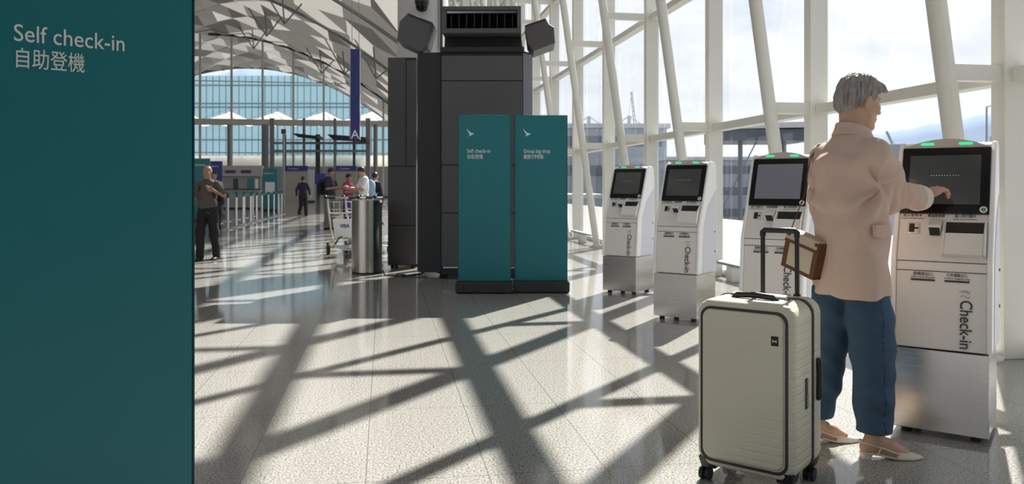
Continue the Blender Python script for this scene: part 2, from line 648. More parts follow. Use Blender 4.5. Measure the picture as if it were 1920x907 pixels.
# ------------------------------------------------------------------ teal stand signs
EMBLEM = [(168, 180), (180, 212), (200, 238), (236, 264), (270, 279), (303, 283), (275, 304), (240, 318), (190, 340), (216, 316), (224, 300), (212, 282), (190, 252), (174, 222)]
def stand_sign(label, loc, rz, lines, w=.59, H=2.0, group=None, base=True):
    """local frame: x right, front at -y, ground at z = 0"""
    t = thing('stand_sign', label, 'sign', loc, rz, group)
    p = MB()
    p.box(-w / 2, w / 2, -.02, .02, .125, H)
    p.build('panel', M['teal'], t, .003)
    for x in (w / 2, -w / 2 - .005):
        e = MB()
        e.box(x, x + .005, -.022, .022, .125, H)
        e.build('edge_trim', M['teal_edge'], t)
    b = MB()
    b.box(-w / 2 - .022, w / 2 + .022, -.19, .19, .01, .125)
    b.build('base', M['black_base'], t, .012)
    for sx in (-1, 1):
        for sy in (-1, 1):
            f = MB()
            f.cyl((sx * w * .42, sy * .15, 0), (sx * w * .42, sy * .15, .012), .02, 10)
            f.build('glide', M['rubber'], t)
    fr = frame_fn((-w / 2, -.02, 0), (1, 0, 0), (0, 0, 1), (0, -1, 0))
    em = MB()
    k = .00063 * .98
    em.prism([fr(.093 + (x - 165) * k, 1.755 + (340 - y) * k, .0006) for x, y in EMBLEM], (0, -.0012, 0))
    em.build('emblem', M['white_letter'], t)
    put_text('lettering', lines[0][0], .0625, fr, .096, 1.572, M['white_letter'], t, width=lines[0][1])
    put_text('lettering', lines[1][0], .056, fr, .096, 1.508, M['white_letter'], t, width=lines[1][1])
    return t
SELF = [('Self check-in', .262), ('自助登機', .175)]
dirv = Vector((.771, .636))
c0 = Vector((-1.291, 2.065)) + dirv * (.2725 - .096)
stand_sign('large teal self check-in sign filling the left edge, closest to the viewer', (c0.x, c0.y, 0), math.atan2(.636, .771), [SELF[0], ('自助登機', .158)], w=.545)
stand_sign('teal stand sign reading Self check-in in front of the dark tower', (-.311, 9.06, 0), R(-1), SELF)
stand_sign('teal stand sign reading Group bag drop, right of its twin', (.33, 9.10, 0), R(-1), [('Group bag drop', .30), ('團體行李寄艙', .222)])

# ------------------------------------------------------------------ dark air tower
t = thing('air_conditioning_tower', 'tall charcoal air conditioning tower with side hoods behind the teal signs', 'air tower', (-.383, 10.25, 0), R(-1.0))
hw = .517
b = MB()
ch = .15
def octo(w, d, c):
    return [(-w + c * .9, 0), (w - c, 0), (w, c * 1.3), (w, d - c), (w - c, d), (-w + c, d), (-w - .02, d - c), (-w - .02, c * 2)]
b.prism([(x, y, .06) for x, y in octo(hw + .12, 1.15, .14)], (0, 0, 2.87))
b.build('casing', M['charcoal_dark'], t, .01)
for z0, z1 in ((.17, .845), (.855, 1.46), (1.47, 2.535), (2.545, 2.86), ):
    fp = MB()
    fp.box(-hw, hw, -.025, .02, z0, z1)
    fp.build('front_panel', M['charcoal'], t, .004)
sp = MB()
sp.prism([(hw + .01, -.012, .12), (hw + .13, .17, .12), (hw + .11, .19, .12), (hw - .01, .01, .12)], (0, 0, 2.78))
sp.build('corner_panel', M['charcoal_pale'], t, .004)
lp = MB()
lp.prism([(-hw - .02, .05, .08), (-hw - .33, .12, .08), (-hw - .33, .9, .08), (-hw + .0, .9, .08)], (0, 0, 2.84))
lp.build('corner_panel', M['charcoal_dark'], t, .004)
st = MB()
st.box(-hw + .02, hw - .02, -.03, 0, .145, .165)
st.build('kick_strip', M['chrome'], t)
pl = MB()
pl.prism([(x * .93, y * .97 + .02, 0) for x, y in octo(hw + .08, 1.12, .14)], (0, 0, .08))
pl.build('plinth', M['black_base'], t)
# head: sloped neck, louvre box
nk = MB()
nk.prism([(-hw - .02, -.0, 2.88), (hw + .02, -.0, 2.88), (hw + .02, .9, 2.88), (-hw - .02, .9, 2.88)], (0, 0, .1))
nk.loft([[(-hw - .04, -.02, 2.90), (hw + .04, -.02, 2.90), (hw + .1, .85, 2.90), (-hw - .1, .85, 2.90)],
         [(-hw + .02, .12, 2.99), (hw - .02, .12, 2.99), (hw, .8, 2.99), (-hw, .8, 2.99)],
         [(-hw + .02, .16, 3.12), (hw - .02, .16, 3.12), (hw, .8, 3.12), (-hw, .8, 3.12)]], smooth=False)
nk.build('neck', M['charcoal_dark'], t, .006)
hd = MB()
x0, x1, z0, z1 = -.50, .50, 3.13, 3.47
hd.box(x0, x1, -.14, .75, z0, z0 + .06)
hd.box(x0, x1, -.14, .75, z1 - .05, z1)
hd.box(x0, x0 + .05, -.14, .75, z0 + .06, z1 - .05)
hd.box(x1 - .05, x1, -.14, .75, z0 + .06, z1 - .05)
hd.box(x0 + .05, x1 - .05, .3, .32, z0 + .06, z1 - .05)
hd.build('louvre_box', M['charcoal'], t, .006)
for k in range(9):
    x = x0 + .11 + k * .0975
    lo = MB()
    lo.box(x - .006, x + .006, -.05, .28, z0 + .06, z1 - .05)
    lo.build('vane', M['charcoal_dark'], t)
lip = MB()
lip.box(x0 + .06, x1 - .06, -.12, -.1, z1 - .085, z1 - .06)
lip.build('lip', M['chrome'], t)
# side hoods: open ducts leaning outward
def hood(pts, sx, nm='side_hood'):
    h = MB()
    q = [Vector((x, 0.04, z)) for x, z in pts]
    h.prism(q, (0, .55, 0))
    o = h.build(nm, M['charcoal'], t, .006)
    c = sum(q, Vector()) / len(q)
    m = MB()
    a, bb_ = q[0], q[1]
    m.prism([a + (c - a) * .06 + Vector((0, -.012, 0)), bb_ + (c - bb_) * .06 + Vector((0, -.012, 0)), bb_ + (c - bb_) * .14 + Vector((0, -.012, 0)), a + (c - a) * .14 + Vector((0, -.012, 0))], (0, .012, 0))
    m.build('flange', M['charcoal_dark'], o)
def tz(px, py): return ((px - 905) * .00683, 1.2 + (348 - py) * .00683)
hood([tz(765, 22), tz(811, 40), tz(799, 84), tz(790, 95), tz(744, 74), tz(749, 38)], -1)
hood([tz(985, 46), tz(1024, 33), tz(1030, 44), tz(1040, 50), tz(1042, 80), tz(1001, 95), tz(990, 80)], 1)
# the pair of low cabinets on its left
t = thing('equipment_cabinet', 'narrow dark grey wall cabinet standing left of the charcoal tower', 'cabinet', (-1.595, 11.62, 0), R(0))
c = MB()
c.box(-.205, .205, 0, .5, .05, 3.06)
c.build('carcass', M['charcoal_dark'], t, .004)
for x0, x1, z0, z1 in ((-.205, .205, .06, .62), (-.205, .205, .63, 1.475), (-.205, .055, 1.485, 3.05), (.063, .205, 1.485, 3.02)):
    d = MB()
    d.box(x0, x1, -.02, 0, z0, z1)
    d.build('door', M['charcoal'], t, .003)
for x in (-.15, .15):
    for y in (.06, .44):
        f = MB()
        f.cyl((x, y, 0), (x, y, .05), .025, 10)
        f.build('foot', M['black_base'], t)
# pale round column with camera
t = thing('round_column', 'pale clad round column rising behind the left of the charcoal tower', 'column', (-1.42, 12.75, 0))
c = MB()
c.lathe([(.47, 0), (.47, 2.95), (.44, 3.2), (.40, 3.32), (.40, 14.0)], n=32)
c.build('shaft', M['column_pale'], t)
s = MB()
s.box(.30, .34, -.32, -.28, 3.3, 14)
s.build('conduit', M['dark_steel'], t)
t = thing('security_camera', 'black dome security camera fixed to the pale round column', 'camera', P(791, 3, 12.2))
c = MB()
c.lathe([(.02, -.16), (.07, -.14), (.09, -.1), (.098, -.05), (.09, -.02)], n=18)
c.build('dome', M['black_gloss'], t)
c = MB()
c.lathe([(.10, -.04), (.11, -.02), (.11, .03), (.06, .05)], n=18)
c.bar((0, 0, .03), (0, .15, .05), .05, .05)
c.build('housing', M['black_plastic'], t)

# ------------------------------------------------------------------ check-in kiosks
KROT = R(-35)
def make_kiosk(label, loc, rz, lit, group):
    t = thing('check_in_kiosk', label, 'kiosk', loc, rz, group)
    W = .205
    # front profile (y, z)
    prof = [(.0, .03), (.015, .42), (.06, .84), (.16, 1.06), (.29, 1.405)]
    f = MB()
    f.box(-W, W, .004, .45, .03, .415)
    f.build('metal_plinth', M['steel'], t, .003)
    for x in (-.15, .15):
        for y in (.07, .39):
            ft = MB()
            ft.cyl((x, y, 0), (x, y, .032), .024, 12)
            ft.build('foot', M['rubber'], t)
    b = MB()
    pr = [(.017, .42), (.06, .84), (.16, 1.06), (.29, 1.405), (.40, 1.42), (.43, 1.36), (.44, .42)]
    b.prism([(-W + .012, y, z) for y, z in pr], (2 * W - .024, 0, 0))
    b.build('body', M['kiosk_white'], t, .004)
    # glossy side shells with a rounded shoulder
    def shell_prof(o):
        pts = [(.005 - o, .42), (.046 - o, .84), (.146 - o, 1.06), (.272 - o, 1.375)]
        for k in range(7):
            a = math.pi * (.62 - .62 * k / 6)
            pts.append((.352 + .082 * math.cos(a) * 1.05, 1.37 + (.052 + o) * math.sin(a)))
        pts += [(.45 + o, 1.30), (.455 + o, .42)]
        return pts
    for sx in (-1, 1):
        s = MB()
        x0 = sx * (W - .012)
        s.prism([(x0, y, z) for y, z in shell_prof(0)], (sx * .024, 0, 0))
        so = s.build('side_shell', M['kiosk_shell'], t, .008, 3)
        i = MB()
        i.prism([(sx * (W + .0115), y, z) for y, z in ((.10, .425), (.14, .84), (.235, 1.02), (.43, 1.16), (.44, .425))], (sx * .003, 0, 0))
        i.build('side_panel', M['kiosk_side'], so)
        for z in (.6, .78):
            k = MB()
            k.cyl((sx * (W + .013), .40, z), (sx * (W + .019), .40, z), .008, 10)
            k.build('lock', M['dark_steel'], so)
    # head on the sloping plane
    S1 = Vector((0, .13, .345)).normalized()
    N1 = Vector((0, -S1.z, S1.y))
    fr = frame_fn((0, .16, 1.06), (1, 0, 0), S1, N1)
    cap = MB()
    poly = [(-W + .008, .345)] + [(-W + .008 + (2 * W - .016) * k / 16, .352 + .05 * (1 - (2 * k / 16 - 1) ** 2)) for k in range(17)] + [(W - .008, .345)]
    cap.prism([fr(a, b_, .006) for a, b_ in poly], N1 * -.115)
    cap.build('head_cap', M['kiosk_arch'], t, .005)
    for x in (-.085, .085):
        l = MB()
        l.prism([fr(x + a, .372 + b_, .004) for a, b_ in ((-.026, -.007), (.026, -.007), (.032, 0), (.026, .007), (-.026, .007), (-.032, 0))], N1 * .006)
        l.build('indicator_light', M['green_led'], t)
    bz = MB()
    fbox(bz, fr, -W + .011, W - .011, 0, .348, -.004, .016)
    bz.build('bezel', M['black_gloss'], t, .003)
    sc = MB()
    fbox(sc, fr, -.158, .155, .047, .305, .0165, .0178)
    so = sc.build('screen', M['screen_lit'] if lit else M['screen_dark'], t)
    if not lit:
        dts = MB()
        for k in range(11):
            fbox(dts, fr, -.062 + k * .012, -.057 + k * .012, .196, .199, .0179, .0182)
        dts.build('screen_lettering', M['white_letter'], so)
    stk = MB()
    stk.lathe([(.0165, 0), (.0165, .001)], n=24)
    Ms = Matrix.Translation(fr(W - .034, .021, .0165)) @ Matrix(((1, 0, 0), (0, S1.y, N1.y), (0, S1.z, N1.z))).to_4x4()
    so = stk.build('sticker', M['paper'], t, M=Ms)
    g = MB()
    g.lathe([(.0105, .001), (.0105, .0016)], n=24)
    g.build('sticker_print', M['sticker_green'], so, M=Ms)
    # reader panel on the gentler slope
    S2 = Vector((0, .10, .22)).normalized()
    N2 = Vector((0, -S2.z, S2.y))
    f2 = frame_fn((0, .06, .84), (1, 0, 0), S2, N2)
    cap_ = [('放入信用卡', -.135, .085, 'Insert credit card', .1), ('掃描登機證', -.03, .075, 'Scan pass', .0), ('插入旅行證件', .095, .09, 'Insert travel document', .1)]
    for s_, x, w, e_, ew in cap_:
        put_text('caption', s_, .017, f2, x - .0, .226, M['ink'], t, 'CENTER', width=w, c=.0012)
        if ew: put_text('caption', e_, .009, f2, x, .214, M['ink'], t, 'CENTER', width=ew, c=.0012)
    cs = MB()
    fbox(cs, f2, -.152, -.098, .135, .193, 0, .004)
    cr_ = cs.build('card_reader', M['chrome'], t, .002)
    cs = MB()
    fbox(cs, f2, -.147, -.122, .142, .188, .0041, .006)
    fbox(cs, f2, -.122, -.104, .160, .168, .0041, .006)
    cs.build('card_slot', M['slot'], cr_, .002)
    sn = MB()
    sn.prism([f2(-.058, .215, 0), f2(-.058, .215, .006), f2(-.058, .165, .05), f2(-.058, .15, .052), f2(-.058, .135, 0)], (.056, 0, 0))
    so = sn.build('scanner', M['kiosk_white'], t, .004)
    sw = MB()
    sw.prism([f2(-.052, .149, .0525), f2(-.052, .132, .008), f2(-.052, .126, .008), f2(-.052, .145, .0535)], (.044, 0, 0))
    sw.build('scanner_window', M['slot'], so)
    ty = MB()
    for q in ((.0, .19, .02, .20, 0, .012),):
        ty.prism([f2(.004, .02, 0), f2(.004, .205, 0), f2(.004, .205, .008), f2(.004, .133, .045), f2(.004, .02, .05)], (.012, 0, 0))
        ty.prism([f2(.178, .02, 0), f2(.178, .205, 0), f2(.178, .205, .008), f2(.178, .133, .045), f2(.178, .02, .05)], (.010, 0, 0))
        ty.prism([f2(.016, .02, 0), f2(.016, .13, 0), f2(.016, .13, .040), f2(.016, .02, .048)], (.162, 0, 0))
    to = ty.build('document_tray', M['kiosk_white'], t, .003)
    tm = MB()
    fbox(tm, f2, .017, .177, .131, .198, .0005, .006)
    tm.build('tray_mouth', M['slot'], to)
    # grooves, ticket slots, lettering on the lower door
    S3 = Vector((0, .045, .42)).normalized()
    N3 = Vector((0, -S3.z, S3.y))
    f3 = frame_fn((0, .0155, .42), (1, 0, 0), S3, N3)
    for z in (.414, .368):
        gv = MB()
        fbox(gv, f3, -W + .013, W - .013, z, z + .004, 0, .0025)
        gv.build('panel_gap', M['groove'], t)
    for x, s_, e_ in ((-.075, '登機證出口', 'Collect boarding pass'), (.07, '行李標籤出口', 'Collect baggage tag')):
        sl = MB()
        fbox(sl, f3, x - .052, x + .052, .322, .331, .0005, .004)
        so = sl.build('ticket_slot', M['slot'], t)
        put_text('caption', s_, .018, f3, x, .349, M['ink'], so, 'CENTER', width=.085, c=.003)
        put_text('caption', e_, .010, f3, x, .337, M['ink'], so, 'CENTER', width=.105, c=.003)
    put_text('lettering', 'Check-in', .073, f3, .085, .242, M['ink'], t, 'LEFT', turn=-math.pi / 2, width=.225, c=.003, bold=.0007)
    em = MB()
    for rad, a0, a1 in ((.030, 40, 150), (.022, 20, 130)):
        pts = [f3(.103 + rad * math.cos(R(a)), .262 + rad * math.sin(R(a)) * .8, .0035) for a in range(a0, a1, 10)]
        em.tube(pts, .0012, 5)
    pts = [f3(.085 + .04 * k / 6, .258 + .004 * math.sin(k), .0035) for k in range(7)]
    em.tube(pts, .0015, 5)
    em.build('emblem', M['ink_soft'], t)
    return t
def kiosk_at(fl, rz, **kw):
    c, s = math.cos(rz), math.sin(rz)
    return (fl[0] + .205 * c, fl[1] + .205 * s, 0)
KG = 'white self check-in kiosks along the glass wall'
for lab, fl, lit in (
        ('nearest white check-in kiosk, touched by the woman, with a dark reflective screen', (1.857, 3.913), False),
        ('white check-in kiosk half hidden behind the woman and suitcase handle, screen lit grey', (1.575, 5.53), True),
        ('white check-in kiosk left of the tall suitcase, second farthest in the row', (1.277, 7.229), False),
        ('farthest and smallest white check-in kiosk, beside the teal bag drop sign', (1.02, 9.0), False)):
    make_kiosk(lab, kiosk_at(fl, KROT), KROT, lit, KG)

# ------------------------------------------------------------------ suitcase
def rounded(w, h, r, n=8):
    pts = []
    for cx, cz, a0 in ((w / 2 - r, h / 2 - r, 0), (-w / 2 + r, h / 2 - r, 90), (-w / 2 + r, -h / 2 + r, 180), (w / 2 - r, -h / 2 + r, 270)):
        for k in range(n + 1):
            a = R(a0 + 90 * k / n)
            pts.append((cx + r * math.cos(a), cz + r * math.sin(a)))
    return pts
def shell_mat():
    m = mat('sage ivory polycarbonate', (.62, .60, .47), .42, coat=.15)
    n, L = m.node_tree.nodes, m.node_tree.links
    t = n.new('ShaderNodeTexCoord')
    w = n.new('ShaderNodeTexWave')
    w.bands_direction = 'Z'
    w.inputs['Scale'].default_value = 9.5
    w.inputs['Distortion'].default_value = 1.1
    w.inputs['Detail'].default_value = 1
    w.inputs['Detail Scale'].default_value = 1.2
    mp_ = n.new('ShaderNodeMapping')
    mp_.inputs['Scale'].default_value = (.35, .35, 1)
    L.new(t.outputs['Object'], mp_.inputs[0])
    L.new(mp_.outputs[0], w.inputs[0])
    r = n.new('ShaderNodeValToRGB')
    r.color_ramp.elements[0].position = .0
    r.color_ramp.elements[1].position = .35
    L.new(w.outputs['Fac'], r.inputs[0])
    bp = n.new('ShaderNodeBump')
    bp.inputs['Strength'].default_value = .28
    bp.inputs['Distance'].default_value = .006
    L.new(r.outputs[0], bp.inputs['Height'])
    L.new(bp.outputs[0], n['Principled BSDF'].inputs['Normal'])
    return m
SH = shell_mat()
SROT = R(-37.5)
sw, sd, sz0, sz1, HX = .40, .345, .065, .742, .035
sh_ = sz1 - sz0
t = thing('suitcase', 'large ivory ribbed hard-shell suitcase standing upright beside the woman', 'suitcase', (.752 + .2 * math.cos(SROT), 3.265 + .2 * math.sin(SROT), 0), SROT)
zc_ = (sz0 + sz1) / 2
def rr(y, inset, r=.06):
    return [(x, y, zc_ + z) for x, z in rounded(sw - 2 * inset, sh_ - 2 * inset, r)]
def arc_rings(yf, dy, e):
    """rings rounding from the flat face at yf into the side wall, dy = +1 going back"""
    out = []
    for k in range(7):
        a = math.pi / 2 * k / 6
        out.append(rr(yf + dy * e * (1 - math.cos(a)), e * (1 - math.sin(a)), .06 if k else .05))
    return out
ysp = .212
f = MB()
f.loft(arc_rings(0, 1, .03) + [rr(ysp - .011, 0)])
f.build('front_shell', SH, t)
bk = MB()
bk.loft([rr(ysp + .011, 0)] + arc_rings(sd, -1, .035)[::-1])
bk.build('back_shell', SH, t)
zb = MB()
zb.loft([rr(ysp - .0105, -.004), rr(ysp + .0105, -.004)], True)
zb.build('zip_band', M['black_plastic'], t, .003)
pz = MB()
outer, inner = rounded(sw - .046, sh_ - .052, .045), rounded(sw - .068, sh_ - .074, .038)
ro = [(x - .003, -.003, zc_ + z) for x, z in outer]
ri = [(x - .003, -.003, zc_ + z) for x, z in inner]
ro2 = [(x, .006, z) for x, y, z in ro]
ri2 = [(x, .006, z) for x, y, z in ri]
pz.loft([ro, ri, ri2, ro2], False, False, True)
pz.build('pocket_zip', M['black_plastic'], t)
pn = MB()
def pr_(y, i, r): return [(x - .006, y, zc_ + .003 + z) for x, z in rounded(sw - .072 - 2 * i, sh_ - .080 - 2 * i, r)]
pn.loft([pr_(.004, 0, .036), pr_(-.004, 0, .036), pr_(-.0085, .003, .034), pr_(-.010, .009, .03)])
pn.build('pocket_panel', SH, t)
lg = MB()
lg.box(.112, .140, -.0125, -.0095, sz1 - .155, sz1 - .118)
lo_ = lg.build('logo_plate', M['black_gloss'], t, .001)
lg = MB()
lg.box(.118, .1215, -.0132, -.0124, sz1 - .142, sz1 - .131)
lg.box(.1305, .134, -.0132, -.0124, sz1 - .142, sz1 - .131)
lg.box(.1215, .1305, -.0132, -.0124, sz1 - .138, sz1 - .135)
lg.build('logo', M['white_letter'], lo_)
lk = MB()
lk.box(sw / 2 - .002, sw / 2 + .006, .118, .142, zc_ - .075, zc_ + .045)
lo_ = lk.build('lock_plate', M['dark_steel'], t, .003)
lk = MB()
for k in range(3): lk.box(sw / 2 + .005, sw / 2 + .009, .124, .136, zc_ - .06 + k * .014, zc_ - .051 + k * .014)
lk.build('dial', M['chrome'], lo_)
sdh = MB()
sdh.tube([(sw / 2 + .002, .268, zc_ - .065), (sw / 2 + .009, .268, zc_ - .055), (sw / 2 + .012, .268, zc_), (sw / 2 + .012, .268, zc_ + .05), (sw / 2 + .009, .268, zc_ + .09), (sw / 2 + .002, .268, zc_ + .10)], [.010, .011, .011, .011, .011, .010], 10)
sdh.build('side_handle', M['black_plastic'], t)
th = MB()
th.tube([(-.09, .12, sz1 - .004), (-.075, .12, sz1 + .012), (0, .12, sz1 + .016), (.075, .12, sz1 + .012), (.09, .12, sz1 - .004)], [.012, .012, .013, .012, .012], 10)
th.build('top_handle', M['black_plastic'], t)
st_ = MB()
st_.tube([(-.13, .19, sz1 + .002), (-.05, .16, sz1 + .008), (.05, .14, sz1 + .01), (.13, .15, sz1 + .002)], .0035, 6)
st_.build('strap', M['black_plastic'], t)
for x in (HX - .072, HX + .072):
    tl = MB()
    tl.cyl((x, sd - .035, sz1 - .01), (x, sd - .035, 1.0), .0095, 12)
    tl.build('telescopic_tube', M['black_plastic'], t)
    cup = MB()
    cup.cyl((x, sd - .035, sz1 - .012), (x, sd - .035, sz1 + .008), .015, 12)
    cup.build('collar', M['black_plastic'], t)
tg = MB()
tg.tube([(HX + a, sd - .035, z) for a, z in ((-.072, .985), (-.072, 1.004), (-.064, 1.012), (.064, 1.012), (.072, 1.004), (.072, .985))], .0125, 10)
tg.build('grip', M['black_plastic'], t)
for x in (-.155, .155):
    for y in (.045, sd - .05):
        g = MB()
        g.loft([[(x + a * 1.25, y + b_ * 1.25, sz0 + .035) for a, b_ in ((-.03, -.035), (.03, -.035), (.03, .035), (-.03, .035))],
                [(x + a, y + b_, sz0 - .008) for a, b_ in ((-.03, -.03), (.03, -.03), (.03, .03), (-.03, .03))]])
        cg = g.build('caster', M['black_plastic'], t, .004)
        wx = x + (-.018 if x < 0 else .012)
        fk = MB()
        fk.cyl((wx, y, .058), (wx, y - .0, .03), .012, 10)
        fk.build('fork', M['black_plastic'], cg)
        for s_ in (-1, 1):
            w_ = MB()
            w_.cyl((wx + s_ * .006, y - .012, .027), (wx + s_ * .021, y - .012, .027), .0265, 18)
            w_.build('wheel', M['rubber'], cg, .004)

# ------------------------------------------------------------------ litter bin
t = thing('litter_bin', 'tall cylindrical steel litter bin with a black side beside the trolleys', 'bin', (*F(684, 514).to_2d(), 0))
t.location.y += .2
rb_ = .215
H = 1.0
b = MB()
n = 40
rings = []
for z in (.02, H):
    rings.append([(rb_ * math.cos(a), rb_ * math.sin(a), z) for a in [R(150 + 152 * k / n) for k in range(n + 1)]])
vs = rings[0] + rings[1]
b.add(vs, [(k, k + 1, n + 2 + k, n + 1 + k) for k in range(n)], True)
b.add([(x * .93, y * .93, z) for x, y, z in vs], [(k + 1, k, n + 1 + k, n + 2 + k) for k in range(n)], True)
for z_ in (0, 1):
    ro, ri = rings[z_], [(x * .93, y * .93, z) for x, y, z in rings[z_]]
    b.add(ro + ri, [(k, k + 1, n + 2 + k, n + 1 + k) for k in range(n)])
b.build('steel_shell', M['steel_bin'], t)
k_ = MB()
k_.lathe([(rb_ * .925, .01), (rb_ * .925, H - .01), (rb_ * .7, H - .005)], n=36)
k_.build('liner', M['black_base'], t)
k_ = MB()
k_.lathe([(rb_ * .97, 0), (rb_ * .97, .02)], n=36)
k_.build('foot_ring', M['rubber'], t)
k_ = MB()
k_.lathe([(rb_ * .99, H - .03), (rb_ * 1.0, H), (rb_ * .97, H + .01), (rb_ * .9, H + .01)], n=36)
k_.build('rim', M['chrome'], t)

# ------------------------------------------------------------------ luggage trolleys, nested in a row
def make_trolley():
    """x across, nose towards -y ... handle at +y"""
    t = thing('luggage_trolley', '-', 'trolley', (0, 0, 0), 0, 'luggage trolleys nested behind the litter bin')
    fm = MB()
    for s in (-1, 1):
        fm.tube([(s * .25, .30, .97), (s * .25, .24, .80), (s * .22, .05, .30), (s * .2, -.1, .16), (s * .13, -.62, .14)], .017, 8)
        fm.tube([(s * .22, .05, .30), (s * .24, .26, .15)], .015, 8)
    fm.tube([(-.2, -.1, .16), (.2, -.1, .16)], .015, 8)
    fm.tube([(-.13, -.62, .14), (.13, -.62, .14)], .015, 8)
    fm.tube([(-.24, .2, .72), (.24, .2, .72)], .013, 8)
    fm.build('frame', M['white_steel'], t)
    bk = MB()
    for z, y in ((.95, .20), (.82, .17), (.70, .13)):
        bk.tube([(-.24, .26, z - .02), (-.22, y - .16, z - .03), (.22, y - .16, z - .03), (.24, .26, z - .02)], .006, 6)
    for x in (-.2, -.1, 0, .1, .2):
        bk.tube([(x, .04, .93), (x, -.02, .67)], .005, 6)
    bk.build('basket', M['chrome'], t)
    hb = MB()
    hb.tube([(-.29, .31, .985), (.29, .31, .985)], .018, 10)
    ho = hb.build('handle_bar', M['chrome'], t)
    for s in (-1, 1):
        g = MB()
        g.tube([(s * .12, .31, .985), (s * .28, .31, .985)], .026, 10)
        g.ell((s * .29, .30, .995), .035, .05, .04)
        g.build('grip', M['black_plastic'], ho)
    pn = MB()
    pn.prism([(-.20, .125, .62), (.20, .125, .62), (.185, .022, .30), (-.185, .022, .30)], (0, -.012, 0))
    po = pn.build('advert_panel', M['paper'], t, .002)
    fr = frame_fn((0, .0767, .47), (1, 0, 0), Vector((0, .103, .32)).normalized(), Vector((0, -.32, .103)).normalized())
    put_text('lettering', 'VISA', .085, fr, 0, .0, mat('navy print', (.03, .05, .2), .5), po, 'CENTER', c=.0165, width=.17, bold=.002)
    dk = MB()
    dk.prism([(-.2, -.1, .175), (.2, -.1, .175), (.13, -.6, .155), (-.13, -.6, .155)], (0, 0, .008))
    dk.build('deck', M['chrome'], t)
    for x, y in ((-.25, .26), (.25, .26), (0, -.58)):
        w = MB()
        w.cyl((x - .02, y, .085), (x + .02, y, .085), .085, 18)
        wo_ = w.build('wheel', M['rubber'], t, .006)
        a = MB()
        a.bar((x, y, .085), (x, y + .02, .2), .05, .03)
        a.build('wheel_bracket', M['black_plastic'], wo_)
    br = MB()
    br.tube([(.05, .10, .34), (-.12, -.02, .30), (-.22, -.08, .16)], .014, 8)
    br.build('brake_lever', M['black_plastic'], t)
    return t
tr = make_trolley()
TR = [('white luggage trolley with an advert panel, left of the litter bin', 648, 478),
      ('white luggage trolley half hidden behind the litter bin, middle of the row', 681, 474),
      ('white luggage trolley between the litter bin and the dark cabinet', 714, 471)]
for k, (lab, px, py) in enumerate(TR):
    o = tr if k == 0 else copy_tree(tr)
    o['label'] = lab
    q = F(px, py)
    o.location = (q.x, q.y, 0)
    o.rotation_euler = (0, 0, R(24))

# ------------------------------------------------------------------ low rails and boxes by the glass
def bumper(label, px, py, L):
    q = F(px, py)
    t = thing('bumper_rail', label, 'rail', (q.x, q.y, 0), WROT)
    b = MB()
    b.box(-.07, .07, -.09, .09, 0, .19)
    b.build('post_box', M['mullion'], t, .006)
    b = MB()
    b.box(-.06, .06, -L / 2, L / 2, .19, .225)
    b.build('rail', M['grey_steel'], t, .006)
bumper('low grey bumper rail on a box foot behind the suitcase', 1377, 528, 1.0)
bumper('low grey bumper rail on a box foot between bag drop sign and farthest kiosk', 1092, 455, 1.7)
q = F(1884, 652)
t = thing('floor_socket_box', 'white floor socket box beside the rightmost column', 'socket box', (q.x, q.y + .1, 0), WROT)
b = MB()
b.box(-.09, .09, -.07, .07, 0, .42)
b.build('box', M['kiosk_shell'], t, .01)
b = MB()
b.box(-.06, .06, -.076, -.069, .28, .36)
b.build('cover_plate', M['mullion'], t, .003)
c = MB()
a0 = F(1868, 668)
c.tube([(a0.x + dx, a0.y + dy, z) for dx, dy, z in ((.05, .15, .14), (.02, .05, .05), (-.02, -.02, .012), (.03, -.06, .008), (.09, .02, .008), (.04, .1, .03), (-.03, .22, .16))], .007, 8)
tag(c.build('power_cable', M['kiosk_shell']), 'white power cable looped on the floor behind the nearest kiosk', 'cable')
q = F(742, 520)
c = MB()
c.tube([q + Vector(v) for v in ((-.22, .35, .06), (-.18, .2, .012), (-.05, .05, .012), (.08, .1, .012), (.1, .22, .012), (-.03, .27, .014), (-.06, .16, .016), (.1, .02, .012), (.3, .2, .02), (.36, .5, .05))], .009, 8)
tag(c.build('cable', M['rubber']), 'dark cable coiled on the floor beneath the dark cabinet', 'cable')

# ------------------------------------------------------------------ hanging aisle sign
Y = 30.0
t = thing('hanging_sign', 'tall narrow deep blue sign with letter A hanging over the hall', 'sign', P(666.5, 262, Y), R(3))
s = MB()
h_ = 170 * Y / 1500
s.box(-.185, .165, -.04, .04, 0, h_)
s.build('blade', M['navy_sign'], t, .005)
s = MB()
s.box(-.20, -.185, -.045, .045, 0, h_)
s.box(.165, .18, -.045, .045, 0, h_)
s.build('edge', M['mullion'], t)
put_text('letter', 'A', .46, frame_fn((0, -.041, .05), (1, 0, 0), (0, 0, 1), (0, -1, 0)), -.01, 0, M['white_letter'], t, 'CENTER')
s = MB()
zt = zc(12, 30) + 1.0
for x in (-.13, .13): s.cyl((x, 0, h_), (x, 0, zt - t.location.z), .012, 6)
s.build('suspension_rod', M['grey_steel'], t)
